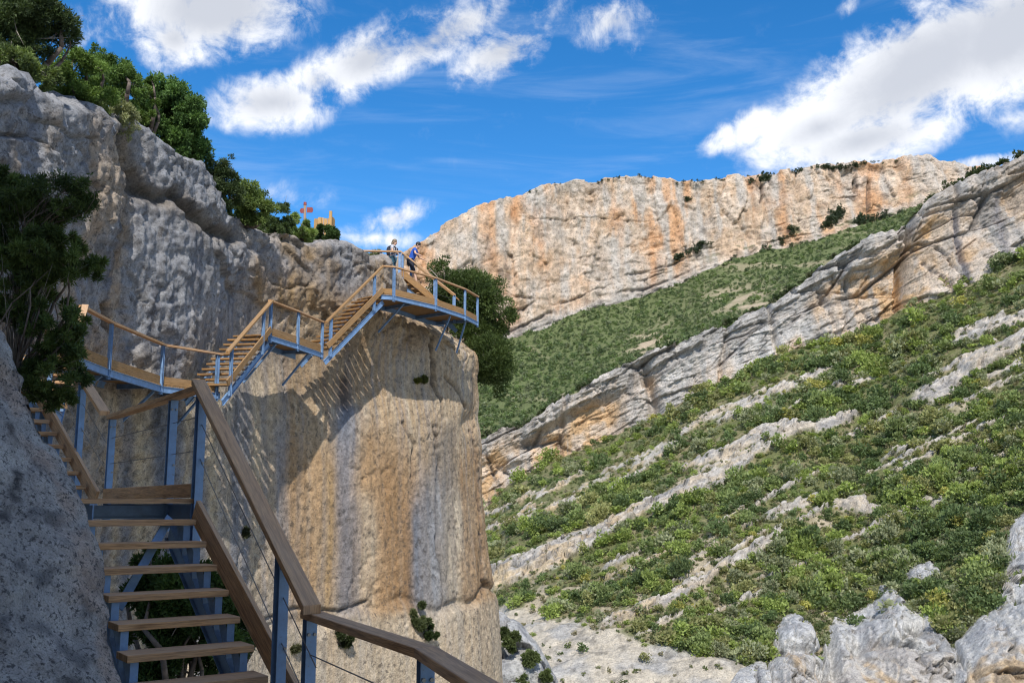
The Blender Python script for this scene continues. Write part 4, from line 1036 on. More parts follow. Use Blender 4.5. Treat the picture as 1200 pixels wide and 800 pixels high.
# juniper hanging off the far side of the buttress
Yj = 45.5
tree('juniper_tree', 'dense round juniper growing behind the projecting platform on the buttress edge', 'tree',
     [px_blob(520, 325, Yj, 50, 60), px_blob(556, 345, Yj+.5, 86, 80), px_blob(578, 372, Yj, 56, 70), px_blob(572, 418, Yj-.4, 66, 84), px_blob(560, 395, Yj+.6, 70, 90), px_blob(580, 445, Yj-.2, 40, 48), px_blob(545, 372, Yj+.5, 60, 60), px_blob(592, 376, Yj, 34, 56), px_blob(590, 430, Yj, 36, 50), px_blob(530, 342, Yj+.8, 60, 56)],
     P(530, 432, Yj+.6), (.026, .045, .012), (.10, .14, .038), 44000, .17, .07, 210, .2, tips=16, rel=(.3, .5), leafless=10)
# trees along the rim of the left cliff
g = 'trees and bushes along the rim of the left cliff'
rimtrees = [
    ('pine_tree', 'dark ragged pine filling the top left corner above the rock', 'tree', [(22, 10, 90, 70), (60, 18, 66, 46), (78, 34, 46, 30), (8, 45, 50, 60), (40, 52, 50, 36)], 20.5, (40, 92), PIN_D, PIN_L, 15000, .15, .035, 90, 14),
    ('bush', 'dark twiggy bush hanging over the rock edge under the corner pine', 'bush', [(20, 72, 60, 40), (48, 84, 50, 30), (6, 60, 40, 40)], 20.0, (24, 92), PIN_D, JUN_L, 7000, .12, .035, 50, 12),
    ('bush', 'low green bush spilling over the ledge below the bright bush', 'bush', [(104, 122, 44, 30), (84, 112, 36, 26)], 23.0, (100, 136), OLV_D, BR_L, 3600, .11, .035, 34, 10),
    ('bush', 'bright green bush at the foot of the dark corner pine', 'bush', [(92, 82, 60, 62), (70, 92, 50, 40), (112, 102, 50, 44)], 22.5, (90, 128), (.05, .085, .018), (.14, .21, .05), 9000, .11, .04, 60, 0),
    ('bush', 'mid green bush between the corner pine and the round juniper', 'bush', [(130, 86, 52, 56), (150, 100, 44, 56), (118, 66, 36, 36)], 25, (138, 140), (.04, .075, .016), (.12, .19, .048), 8500, .12, .045, 60, 4),
    ('bush', 'grey olive bush with dry twigs at the edge of the pale ledge', 'bush', [(135, 132, 52, 36), (112, 120, 36, 32), (152, 148, 32, 26)], 23.8, (140, 152), OLV_D, OLV_L, 5200, .12, .03, 44, 26),
    ('juniper_tree', 'broad rounded juniper standing tallest on the middle of the rim', 'tree', [(205, 130, 78, 92), (186, 118, 50, 62), (222, 150, 58, 70), (200, 100, 50, 34), (232, 128, 32, 50), (215, 170, 60, 40)], 28.2, (208, 196), (.03, .062, .018), (.10, .17, .045), 21000, .15, .06, 110, 3),
    ('bush', 'bush of yellowish green left of the round juniper', 'bush', [(172, 112, 34, 50), (164, 140, 28, 40)], 27, (172, 165), BR_D, (.11, .16, .04), 4500, .13, .05, 34, 0),
    ('shrub', 'small bright shrub on the ledge below the round juniper', 'shrub', [(178, 168, 34, 34), (186, 180, 22, 18)], 26.2, (178, 188), BR_D, (.10, .155, .03), 3600, .11, .045, 26, 0),
    ('juniper_tree', 'thin leaning juniper with bare twigs right of the round juniper', 'tree', [(254, 196, 46, 44), (262, 218, 50, 50), (244, 212, 30, 40), (276, 190, 22, 24)], 29.6, (258, 248), (.022, .04, .014), (.075, .105, .04), 7600, .15, .045, 50, 16),
    ('juniper_tree', 'dark juniper with an open crown halfway down the rim', 'tree', [(292, 216, 40, 30), (300, 238, 50, 44), (284, 244, 36, 40), (312, 216, 18, 22)], 31, (298, 266), JUN_D, JUN_L, 7000, .16, .05, 46, 8),
    ('juniper_tree', 'slim upright juniper next to the dark open one', 'tree', [(328, 250, 26, 46), (318, 262, 30, 30), (336, 262, 22, 30)], 33.5, (326, 276), (.025, .042, .014), (.085, .115, .045), 4600, .16, .05, 30, 4),
    ('bush', 'small dark bush under the red and white signpost', 'bush', [(352, 262, 26, 30), (361, 268, 22, 26), (345, 271, 24, 22)], 36, (354, 280), JUN_D, JUN_L, 3600, .17, .06, 24, 2),
    ('bush', 'round dark bush in front of the wooden fence on the rim', 'bush', [(385, 270, 24, 24), (391, 268, 14, 14), (376, 277, 20, 14)], 37.2, (384, 290), (.018, .035, .010), (.06, .10, .028), 3800, .17, .065, 24, 0),
    ('shrub', 'low green shrub growing out of the left rock face', 'shrub', [(172, 241, 22, 16)], 26.2, (173, 248), JUN_D, JUN_L, 1100, .12, .045, 12, 2),
    ('shrub', 'tuft of pale brush on the rim behind the level railing', 'shrub', [(443, 293, 18, 12), (434, 296, 16, 8)], 41.3, (441, 299), OLV_D, OLV_L, 900, .22, .04, 12, 4),
    ('shrub', 'wispy shrub between the fence bush and the level railing', 'shrub', [(424, 297, 14, 8)], 40.5, (424, 302), OLV_D, (.13, .14, .06), 500, .2, .04, 8, 3)]
for nm, lb, ct, bl, Y, b, dk, lt, n_, L_, W_, nl, tw in rimtrees:
    tree(nm, lb, ct, [px_blob(x-2, y+6, Y+.3*((i*7) % 3-1), w_*1.22, h_*1.25) for i, (x, y, w_, h_) in enumerate(bl)], P(b[0], b[1], Y+.2), tuple(1.35*q for q in dk), tuple(1.4*q for q in lt), int(n_*1.3), L_, W_, int(nl*1.5), .09, g, leafless=tw, spread=.8, rel=(.2, .34), fill=.3)

# dark bush leaning over the second staircase
FB = [px_blob(30, 262, 8.9, 110, 100), px_blob(60, 300, 8.7, 118, 78), px_blob(98, 308, 8.6, 66, 56), px_blob(20, 330, 8.9, 100, 110), px_blob(62, 385, 8.8, 84, 90), px_blob(62, 440, 8.7, 92, 84), px_blob(84, 420, 8.6, 50, 76), px_blob(10, 225, 9., 64, 70), px_blob(88, 372, 8.6, 34, 34)]
tree('shrub', 'big dark feathery shrub leaning over the stairs beside the speckled rock', 'shrub', FB, P(14, 452, 8.9), (.036, .060, .022), (.15, .21, .058), 44000, .085, .015, 330, .02, tips=34, up=.3, spread=.8, rel=(.12, .21), fill=.0, leafless=70)
tw = [px_blob(62, 232, 8.7, 112, 66), px_blob(96, 232, 8.7, 44, 62), px_blob(66, 208, 8.7, 30, 22), px_blob(100, 208, 8.7, 22, 24)]
tree('shrub', 'sparse upper twigs of juniper rising against the grey wall at left', 'shrub', tw, P(30, 280, 8.8), (.022, .04, .014), (.09, .13, .035), 5200, .06, .014, 130, .007, tips=46, up=.6, spread=.9, rel=(.14, .30), fill=.0, leafless=24)
# bush seen through the near stairs
UB = [px_blob(255, 735, 11., 80, 120), px_blob(215, 700, 11.2, 120, 90), px_blob(200, 690, 11.4, 110, 80), px_blob(230, 740, 11.2, 130, 110), px_blob(180, 760, 11.2, 100, 110), px_blob(178, 660, 11.6, 40, 60), px_blob(262, 690, 11.5, 40, 60), px_blob(285, 760, 11.6, 30, 40)]
tree('bush', 'dark green bush filling the gap beneath the near staircase', 'bush', UB, P(215, 850, 11.4), (.022, .042, .012), (.085, .14, .034), 44000, .1, .034, 90, .05, tips=16, up=.4, spread=.7, leafless=24)

# plants rooted in the cracks of the wall
for px, py, w_, h_, lb, dk, lt in ((492, 722, 26, 44, 'grey green shrub rooted in the crack low on the sunlit wall', (.035, .05, .018), (.12, .14, .06)), (503, 742, 26, 20, 'dark lower shrub in the wall crack under the grey green one', (.02, .035, .012), (.07, .10, .03)), (560, 728, 24, 22, 'yellow green tuft on the ledge at the right edge of the wall', (.09, .11, .012), (.22, .25, .04)),
                                   (346, 757, 22, 16, 'small dry tuft on the ledge behind the blue railing post', OLV_D, (.13, .13, .07)), (402, 748, 34, 22, 'dark little plant on the ledge right of the corner post', (.02, .03, .012), (.07, .09, .03)), (288, 624, 8, 12, 'tiny dark plant on the pale wall left of the rail', (.03, .035, .018), (.09, .10, .05)), (489, 446, 10, 6, 'small yellowish plant on the wall under the platform', (.08, .09, .012), (.2, .2, .05)), (497, 445, 8, 9, 'small olive plant beside the yellowish one under the platform', (.06, .07, .018), (.15, .16, .05))):
    q = wall_at(px, py); Y = q[1]-.12
    tree('wall_plant', lb, 'plant', [px_blob(px, py, Y, w_, h_, min(w_, h_)), px_blob(px+w_*.2, py+h_*.2, Y, w_*.6, h_*.6, h_*.5)], wall_at(px, py+h_*.4)-np.array([0, 0, .02]), dk, lt, 220+int(w_*h_*2.2), .16, .05, 10, .03, 'plants rooted in cracks of the wall', tips=6, leafless=5)
# shrubs on the grey rock right of the wall foot
for i, (px, py, w_, h_, lb) in enumerate(((600, 752, 26, 30, 'green shrub highest on the grey rock beside the wall foot'), (622, 772, 28, 26, 'olive shrub in the middle of the grey rock beside the wall foot'), (612, 796, 26, 24, 'low shrub at the frame bottom on the grey rock'), (590, 742, 14, 16, 'tiny shrub close to the wall edge on the grey rock'), (640, 792, 16, 16, 'small round shrub near the right side of the grey rock'))):
    tree('shrub', lb, 'shrub', [px_blob(px, py, 62.6, w_*.75, h_*.75)], P(px, py+h_*.4, 63.2), (.06, .08, .03), (.16, .20, .075), 1500, .3, .13, 18, .05, 'shrubs on the grey rock', tips=6)

DENS, LS = 1., 1.
# ------------------------------------------------------------------ scrub on the far hillsides
def bush_proto(rng, n, leaf, tall=1., lump=6):
    lumps = [(np.array([0, 0, .35*tall]), .55)]
    for _ in range(lump):
        a = rng.uniform(0, 6.28); r = rng.uniform(.25, .62); lumps.append((np.array([math.cos(a)*r, math.sin(a)*r, rng.uniform(.15, .75)*tall]), rng.uniform(.25, .45)))
    return foliage(lumps, n, leaf, leaf*.62, (.72,)*3, (1.25,)*3, rng, .5, .5, .55)
TONES = [('bright green', (.118, .148, .046)), ('mid green', (.092, .116, .048)), ('dark green', (.054, .076, .034)), ('grey green', (.125, .136, .088)), ('olive', (.125, .128, .060)), ('yellowish', (.18, .172, .055))]
TONES = [(a_, (2.15*c_[0], 2.1*c_[1], 1.85*c_[2])) for a_, c_ in TONES]
TW = [.22, .27, .20, .17, .11, .03]
prng = np.random.default_rng(21)
shapes = [bush_proto(prng, 520, .20, t_, l_) for t_, l_ in ((1., 7), (.8, 8), (1.25, 7), (.7, 6), (1.05, 9))]
midsh = [bush_proto(prng, 190, .31, t_, l_) for t_, l_ in ((1., 6), (.8, 7), (1.25, 6))]
small = [bush_proto(prng, 46, .58, t_, 4) for t_ in (1., .8, 1.2)]
def sample_slope(SL, n, rng, keepmask, xlim, ylim):
    G, HX, HY, bare = SL
    ax = np.abs(np.gradient(HX, axis=1)*np.gradient(HY, axis=0))
    w_ = ax*keepmask*(HX > xlim[0])*(HX < xlim[1])*(HY > ylim[0])*(HY < ylim[1])
    w_ = w_/w_.sum(); i = rng.choice(w_.size, n, p=w_.ravel()); r, c = np.unravel_index(i, w_.shape)
    r = np.clip(r, 0, w_.shape[0]-2); c = np.clip(c, 0, w_.shape[1]-2); u = rng.random((n, 1)); v = rng.random((n, 1))
    sample_slope.rc = (r, c)
    return G[r, c]*(1-u)*(1-v)+G[r+1, c]*u*(1-v)+G[r, c+1]*(1-u)*v+G[r+1, c+1]*u*v, bare[r, c]
def scatter(name, protos, pos, rad, tones, rng, hz=None):
    Vs, Fs, Cs = [], [], []; b = 0
    for i in range(len(pos)):
        V, Fq, c = protos[rng.integers(len(protos))]; a = rng.uniform(0, 6.28); ca, sa = math.cos(a), math.sin(a)
        s = rad[i]*np.array([rng.uniform(.8, 1.35), rng.uniform(.8, 1.35), rng.uniform(.6, 1.25)])
        Q = np.stack([V[:, 0]*ca-V[:, 1]*sa, V[:, 0]*sa+V[:, 1]*ca, V[:, 2]], 1)*s+pos[i]
        Vs.append(Q); Fs.append(Fq+b); Cs.append(c*tones[i]); b += len(V)
    me = mesh_np(name, np.concatenate(Vs), np.concatenate(Fs), M['leaf'], np.concatenate(Cs))
    return link(name, me)
srng = np.random.default_rng(5)
keep = np.clip(1.06-SL1[3], 0, 1)**1.6
keep *= .55+.45*sstep(-.25, .15, fbm(SL1[0]*.06+44, 3))
pos, br_ = sample_slope(SL1, 8200, srng, keep, (500, 1300), (150, 905))
rad = np.clip(srng.lognormal(.05, .55, len(pos))*(1+.5*np.clip(fbm(pos*.03+7, 3)*2, -.6, 1)), .4, 3.2)*np.interp(pos[:, 1], [110, 300], [.80, 1.25])*(1-.35*np.clip(br_, 0, 1))
rad *= 1-.6*np.clip(near_rib[sample_slope.rc], 0, 1)
clump = fbm(pos*.05+90, 3)
tone_i = np.array([srng.choice(6, p=(lambda p: p/p.sum())(np.array(TW)*np.array([1+3*max(0, c), 1, 1+max(0, -c)*4, 1+3*max(0, d__), 1+3*max(0, -d__), 1]))) for c, d__ in zip(clump*1.8, fbm(pos*.04+190, 3)*1.8)])
ok_ = np.ones(len(pos), bool); qx, qy = proj(pos)
for (og, ox, oy) in OUTS:
    ok_ &= ~((qy > np.interp(qx, ox[0], oy[0])+2) & (qy < np.interp(qx, ox[-1], oy[-1])) & (qx > ox[0, 0]+2) & (qx < ox[0, -1]-2) & (srng.random(len(pos)) > .10))
pos, rad, br_, tone_i = pos[ok_], rad[ok_], br_[ok_], tone_i[ok_]
PX, PY = proj(pos+np.array([0, 0, .4])); prad = rad/pos[:, 1]*F
wall_edge = np.interp(PY, [380, 440, 500, 600, 700, 800], [600, 560, 565, 575, 580, 660])
vis = (PX > wall_edge+4) & (PX < 1196) & (PY > 250) & (PY < 798)
hid = np.zeros(len(pos), bool)
for (og, ox, oy) in (O1, O0, O2):
    tp = np.interp(PX, ox[0], oy[0], left=9e3, right=9e3); hid |= (PY > tp+3) & (PX > ox[0, 0]) & (PX < ox[0, -1])
vis &= ~hid
order = np.argsort(-prad*vis)
ind = order[:298]; rest = np.array([i for i in range(len(pos)) if i not in set(ind.tolist())])
tcol = np.array([t[1] for t in TONES])[tone_i]*srng.uniform(.85, 1.18, (len(pos), 1))
tag(scatter('hillside_scrub', midsh, pos[rest], rad[rest], tcol[rest], srng), 'dense scrub of mixed green shrubs covering the opposite hillside', 'scrub', kind='stuff')
def zone(x, y, r):
    if y > 690 and x > 1095: a = 'in the gully at the right frame edge'
    elif y > 660 and x > 960: a = 'just above the broad grey outcrop'
    elif y > 690 and x > 860: a = 'beside the rounded grey boulder'
    elif y > 660: a = 'on the slope above the pale scree'
    elif x > 1080 and y < 460: a = 'high up under the banded cliff at right'
    elif x > 1040: a = 'on the right side below the upper rock rib'
    elif x > 900 and y > 560: a = 'in the middle of the lower hillside'
    elif x > 840: a = 'between the upper and lower rock ribs'
    else: a = 'below the long tan rock rib'
    return a
protos = {}
for k_, (tn, tc_) in enumerate(TONES):
    for s_, (V, Fq, c) in enumerate(shapes):
        protos[k_, s_] = mesh_np('shrub', V, Fq, M['leaf'], c*np.array(tc_))
srcs = {}
for i in ind:
    s_ = int(srng.integers(len(shapes))); kk = (int(tone_i[i]), s_)
    if kk not in srcs:
        o = bpy.data.objects.new('shrub', protos[kk]); srcs[kk] = o
    else: o = srcs[kk].copy()
    COL.objects.link(o)
    o.location = pos[i]; o.rotation_euler = (0, 0, srng.uniform(0, 6.28)); q = rad[i]; o.scale = (q, q, q*srng.uniform(.85, 1.2))
    sz = 'large' if prad[i] > 18 else ('middling' if prad[i] > 13 else 'small')
    shp = ('rounded', 'spreading', 'upright', 'low', 'bushy')[s_]
    tag(o, f'{sz} {shp} {TONES[kk[0]][0]} shrub {zone(PX[i], PY[i], prad[i])}', 'shrub', 'shrubs on the opposite hillside')
# dry grass and seedlings between the shrubs
gp, gb = sample_slope(SL1, 8500, srng, np.clip(1.02-.95*np.clip(rm*1.1, 0, 1)-.97*scree, 0, 1), (540, 1230), (240, 830))
gt = np.array([(.17, .185, .08), (.24, .215, .12), (.12, .15, .058), (.30, .26, .17)])[srng.choice(4, len(gp), p=[.35, .25, .3, .1])]*srng.uniform(.85, 1.15, (len(gp), 1))
tag(scatter('dry_grass', small, gp, srng.uniform(.22, .62, len(gp)), gt, srng), 'dry grass and seedlings between the hillside shrubs', 'grass', kind='stuff')
# slope between the cliffs: small, far
keep2 = np.clip(1.05-SL2[3]*1.3, 0, 1)
pos2, _ = sample_slope(SL2, 12000, srng, keep2, (520, 1130), (225, 520))
rad2 = np.clip(srng.lognormal(.0, .4, len(pos2)), .5, 2.6)*1.0
tn2 = 1.6*np.array([(.085, .118, .042), (.068, .095, .040), (.055, .078, .036), (.10, .115, .066)])[srng.choice(4, len(pos2), p=[.3, .35, .2, .15])]*srng.uniform(.85, 1.15, (len(pos2), 1))
tag(scatter('distant_scrub', small, pos2, rad2, tn2, srng), 'fine green scrub covering the slope between the two cliffs', 'scrub', kind='stuff')
# bushes clinging to the far cliff ledges and its rim, and to the top of the banded cliff
cp, cr_, ct = [], [], []
for k_ in range(260):
    x = srng.uniform(500, 1190); y = SKY1(x)+srng.normal(3.2, 1.2); r_ = srng.uniform(.6, 1.6)
    if fbm(np.array([[x*.03, 0, 0]]), 3)[0] < -.05: continue
    cp.append(P(x, y, float(Y1(x))+27)); cr_.append(r_); ct.append((.06, .075, .04))
for (x0, y0, x1, y1, n_, w_, r_) in ((1005, 258, 1075, 250, 60, 5, 3.2), (965, 262, 995, 240, 22, 6, 3), (890, 300, 930, 270, 22, 5, 2.6), (960, 270, 985, 255, 22, 5, 3), (800, 300, 830, 283, 16, 4, 3), (790, 307, 800, 300, 10, 3, 3), (845, 318, 870, 300, 16, 4, 2.6), (880, 215, 905, 208, 16, 3, 3), (930, 203, 1020, 192, 40, 2, 2.4), (1130, 205, 1175, 198, 22, 4, 2.6), (800, 236, 812, 230, 6, 2, 2.5), (640, 395, 700, 372, 20, 4, 2.4), (870, 310, 960, 288, 40, 5, 2.4), (700, 370, 860, 315, 40, 5, 2.2)):
    for _ in range(n_):
        t_ = srng.random(); x = x0+(x1-x0)*t_+srng.normal(0, w_*.6); y = y0+(y1-y0)*t_+srng.normal(0, w_*.5)
        c_ = np.argmin(np.abs(FAR_X[0]-x)); r__ = np.argmin(np.abs(FAR_Y[:, c_]-y)); q = FAR_G[r__, c_].copy(); q[1] -= 1.5
        cp.append(q); cr_.append(r_*srng.uniform(.5, 1.1)); ct.append((.05, .068, .038))
tag(scatter('ledge_scrub', small, np.array(cp), np.array(cr_), np.array(ct), srng), 'dark specks of scrub along the rim and ledges of the far cliff', 'scrub', kind='stuff')
bp, brr, bt = [], [], []
for k_ in range(420):
    x = srng.uniform(560, 1200); y = TOP2(x)+srng.normal(0, 1.2)-.5
    if srng.random() < .35+.5*(fbm(np.array([[x*.02, 3, 0]]), 3)[0]): continue
    bp.append(P(x, y+.6, float(Y2(x))+9)); brr.append(srng.uniform(.5, 1.5)); bt.append(((.06, .085, .03), (.09, .10, .05), (.045, .07, .025))[k_ % 3])
tag(scatter('crest_scrub', small, np.array(bp), np.array(brr), np.array(bt), srng), 'thin scrub along the crest of the banded cliff', 'scrub', kind='stuff')

# ------------------------------------------------------------------ hikers, signpost, fence on the rim
M['skin'] = plain_mat('skin', (.55, .34, .24), .55, .08); M['hair_dark'] = plain_mat('dark_hair', (.025, .02, .018), .6, .3, 60); M['hair_grey'] = plain_mat('light_brown_hair', (.20, .15, .10), .6, .3, 60)
M['blue_cloth'] = plain_mat('blue_cloth', (.02, .09, .42), .85, .15, 12); M['navy'] = plain_mat('dark_cloth', (.018, .02, .035), .85, .2, 12); M['teal'] = plain_mat('teal_cloth', (.03, .09, .13), .85, .2, 12)
M['grey_cloth'] = plain_mat('pale_grey_cloth', (.42, .42, .45), .85, .12, 12); M['shoe'] = plain_mat('shoe_leather', (.08, .06, .05), .7, .2, 30); M['eye'] = plain_mat('eye', (.02, .02, .02), .3, .1); M['lip'] = plain_mat('lip', (.40, .18, .15), .5, .1)
M['red_paint'] = plain_mat('red_paint', (.24, .035, .024), .5, .2, 9); M['white_paint'] = plain_mat('white_paint', (.26, .18, .13), .6, .1, 9)
M['orange_wood'] = wood_mat('new_timber', (.34, .19, .07), (.56, .34, .14), (.5, .36, .2), .2)

def skin_mesh(name, pts, edges, mat, parent, rot, loc, sub=2):
    """pts: name -> (xyz, radius); grown with a Skin modifier into one continuous surface"""
    keys = list(pts); me = bpy.data.meshes.new(name)
    ca, sa = math.cos(rot), math.sin(rot)
    vs = [(x*ca-y*sa+loc[0], x*sa+y*ca+loc[1], z+loc[2]) for (x, y, z), r in pts.values()]
    me.from_pydata(vs, [(keys.index(a), keys.index(b)) for a, b in edges], [])
    me.materials.append(mat)
    o = link(name, me, parent)
    sk = o.modifiers.new('skin', 'SKIN'); sk.use_smooth_shade = True
    lay = me.skin_vertices[0] if me.skin_vertices else None
    if lay is None:
        bm = bmesh.new(); bm.from_mesh(me); bm.verts.layers.skin.verify(); bm.to_mesh(me); bm.free(); lay = me.skin_vertices[0]
    for k_, d_ in zip(keys, lay.data):
        r = pts[k_][1]; d_.radius = (r, r) if not isinstance(r, tuple) else r; d_.use_root = False
    lay.data[0].use_root = True
    ss = o.modifiers.new('subdivision', 'SUBSURF'); ss.levels = sub; ss.render_levels = sub
    return o
def limb_chain(names): return list(zip(names, names[1:]))
def blob(name, mat, parent, c, r, rot=0, sub=2, sq=(1, 1, 1), loc=(0, 0, 0), frot=0):
    bm = bmesh.new(); bmesh.ops.create_icosphere(bm, subdivisions=sub, radius=1)
    ca, sa = math.cos(frot), math.sin(frot)
    for v in bm.verts:
        x, y, z = v.co.x*r*sq[0]+c[0], v.co.y*r*sq[1]+c[1], v.co.z*r*sq[2]+c[2]
        v.co = (x*ca-y*sa+loc[0], x*sa+y*ca+loc[1], z+loc[2])
    for f in bm.faces: f.smooth = True
    me = bpy.data.meshes.new(name); bm.to_mesh(me); bm.free(); me.materials.append(mat)
    return link(name, me, parent)

def person(label, feet, rot, J, hair, top, bottom, long_hair=False, pack=None, sleeves='short', legs='shorts'):
    """J: joints in metres, facing +Y; body one continuous surface"""
    t = thing('person', label, 'person', tuple(feet))
    B = {'pelvis': (J['pelvis'], .125), 'waist': (J['waist'], .115), 'chest': (J['chest'], .14), 'neckbase': (J['neckbase'], .075), 'neck': (J['neck'], .052), 'jaw': (J['jaw'], .070), 'head': (J['head'], .098), 'crown': (J['crown'], .070), 'nose': (J['nose'], .016)}
    E = limb_chain(['pelvis', 'waist', 'chest', 'neckbase', 'neck', 'jaw', 'head', 'crown'])+[('head', 'nose')]
    for s in 'lr':
        B.update({'sho'+s: (J['sho'+s], .062), 'elb'+s: (J['elb'+s], .042), 'wri'+s: (J['wri'+s], .028), 'hip'+s: (J['hip'+s], .092), 'kne'+s: (J['kne'+s], .058), 'ank'+s: (J['ank'+s], .038), 'toe'+s: (J['toe'+s], .034)})
        E += [('neckbase', 'sho'+s), ('sho'+s, 'elb'+s), ('elb'+s, 'wri'+s), ('pelvis', 'hip'+s), ('hip'+s, 'kne'+s), ('kne'+s, 'ank'+s), ('ank'+s, 'toe'+s)]
        e, w_ = np.array(J['elb'+s]), np.array(J['wri'+s]); d = (w_-e)/np.linalg.norm(w_-e); sd = np.cross(d, (0, 0, 1)); sd = sd/(np.linalg.norm(sd)+1e-6); dn = np.cross(sd, d)
        B['palm'+s] = (tuple(w_+d*.05), .030); E.append(('wri'+s, 'palm'+s))
    body = skin_mesh('body', B, E, M['skin'], t, rot, feet)
    for s in 'lr':                       # five fingers closing on the rail
        e, w_ = np.array(J['elb'+s]), np.array(J['wri'+s]); d = (w_-e)/np.linalg.norm(w_-e); sd = np.cross(d, (0, 0, 1)); sd = sd/(np.linalg.norm(sd)+1e-6); dn = np.cross(sd, d); dn = dn if dn[2] < 0 else -dn
        for k_, (o_, ln) in enumerate(((-.028, .075), (-.01, .085), (.009, .08), (.027, .062), (.045, .05))):
            p0 = w_+d*(.055 if k_ < 4 else .02)+sd*o_
            H = {'a': (tuple(p0), .010), 'b': (tuple(p0+d*ln*.5), .009), 'c': (tuple(p0+d*ln*.75+dn*ln*.4+(sd*.02 if k_ == 4 else 0)), .008)}
            skin_mesh('finger', H, [('a', 'b'), ('b', 'c')], M['skin'], body, rot, feet, 1)
    S = {k_: (B[k_][0], B[k_][1]+.018) for k_ in ('pelvis', 'waist', 'chest', 'neckbase')}; S['neckbase'] = (J['neckbase'], .085)
    Es = limb_chain(['pelvis', 'waist', 'chest', 'neckbase'])
    for s in 'lr':
        sh_, el = np.array(J['sho'+s]), np.array(J['elb'+s]); f_ = .62 if sleeves == 'short' else 1.
        S['sho'+s] = (J['sho'+s], .078); S['slv'+s] = (tuple(sh_+(el-sh_)*f_), .062); Es += [('neckbase', 'sho'+s), ('sho'+s, 'slv'+s)]
        if sleeves == 'long': S['cuf'+s] = (tuple(el+(np.array(J['wri'+s])-el)*.9), .042); Es.append(('slv'+s, 'cuf'+s))
    skin_mesh('shirt', S, Es, top, t, rot, feet)
    T = {'pelvis': ((J['pelvis'][0], J['pelvis'][1], J['pelvis'][2]-.01), .142)}; Et = []
    for s in 'lr':
        hp, kn = np.array(J['hip'+s]), np.array(J['kne'+s]); T['hip'+s] = (J['hip'+s], .108); T['hem'+s] = (tuple(hp+(kn-hp)*.92), .085); Et += [('pelvis', 'hip'+s), ('hip'+s, 'hem'+s)]
        if legs == 'trousers': T['cuff'+s] = (tuple(np.array(J['ank'+s])+np.array([0, 0, .04])), .055); Et.append(('hem'+s, 'cuff'+s))
    skin_mesh('trousers' if legs == 'trousers' else 'shorts', T, Et, bottom, t, rot, feet)
    for s in 'lr':
        a_, o_ = np.array(J['ank'+s]), np.array(J['toe'+s])
        skin_mesh('shoe', {'a': (tuple(a_+np.array([0, -.03, -.02])), .05), 'b': (tuple((a_+o_)/2+np.array([0, 0, -.01])), .05), 'c': (tuple(o_+np.array([0, .02, 0])), .042)}, [('a', 'b'), ('b', 'c')], M['shoe'], t, rot, feet)
    h, n_ = np.array(J['head']), np.array(J['nose']); fd = (n_-h)/np.linalg.norm(n_-h); sd = np.cross(fd, (0, 0, 1)); sd /= np.linalg.norm(sd); ud = np.cross(sd, fd)
    hc = h-fd*.022+ud*.045
    hr_ = blob('hair', hair, t, tuple(hc), .112, sq=(1, 1, .95), loc=feet, frot=rot)
    if long_hair: blob('hair', hair, t, tuple(h-fd*.075-ud*.06), .085, sq=(1.05, .8, 1.3), loc=feet, frot=rot)
    for s in (-1, 1):
        blob('eye', M['eye'], body, tuple(h+fd*.092+sd*s*.033+ud*.012), .012, sub=1, loc=feet, frot=rot)
        blob('ear', M['skin'], body, tuple(h+sd*s*.098-ud*.01), .026, sub=1, sq=(.6, 1, 1.2), loc=feet, frot=rot)
    blob('mouth', M['lip'], body, tuple(h+fd*.088-ud*.055), .018, sub=1, sq=(1.3, .8, .5), loc=feet, frot=rot)
    if pack:
        c = np.array(J['chest']); bk = c-np.array([0, .20, .05]); ca, sa = math.cos(rot), math.sin(rot)
        o = blob('backpack', pack, t, tuple(bk), .2, sq=(.8, .55, 1.25), loc=feet, frot=rot, sub=3)
        for s in (-1, 1):
            pts = [c+np.array([s*.11, -.14, .16]), c+np.array([s*.12, 0, .19]), c+np.array([s*.12, .145, .08]), c+np.array([s*.14, .10, -.16]), c+np.array([s*.12, -.1, -.2])]
            pts = [np.array([q[0]*ca-q[1]*sa+feet[0], q[0]*sa+q[1]*ca+feet[1], q[2]+feet[2]]) for q in pts]
            m = MB()
            for a, b in zip(pts, pts[1:]): m.tube(a, b, .022, n=6)
            m.build('strap', M['navy'], o)
    return t
# hiker coming down the top flight: bent forward, looking at the steps, hands on both rails
f_ = .86
ft = a5+(b5-a5)*f_+far5*.42; ft = arr(ft[0], ft[1], ft[2]+.0)
J2 = {'pelvis': (0, 0, .92), 'waist': (0, .05, 1.06), 'chest': (0, .13, 1.26), 'neckbase': (0, .20, 1.42), 'neck': (0, .24, 1.48), 'jaw': (0, .31, 1.525), 'head': (0, .31, 1.60), 'crown': (0, .29, 1.68), 'nose': (0, .405, 1.545),
      'shol': (-.18, .19, 1.40), 'elbl': (-.34, .28, 1.17), 'wril': (-.43, .50, 1.07), 'shor': (.18, .19, 1.40), 'elbr': (.34, .26, 1.17), 'wrir': (.40, .49, 1.06),
      'hipl': (-.095, 0, .88), 'knel': (-.10, .12, .47), 'ankl': (-.10, .04, .08), 'toel': (-.11, .18, .035), 'hipr': (.095, 0, .88), 'kner': (.10, .20, .40), 'ankr': (.10, .30, -.10), 'toer': (.11, .43, -.14)}
face_down = -d5
rot2 = math.atan2(face_down[1], face_down[0])-math.pi/2
person('man in blue shirt and dark shorts stepping down the top flight', ft, rot2, J2, M['hair_dark'], M['blue_cloth'], M['navy'])
q = PZ(460, 281, TZ+1.70); f1_ = arr(q[0], q[1]+.1, TZ)
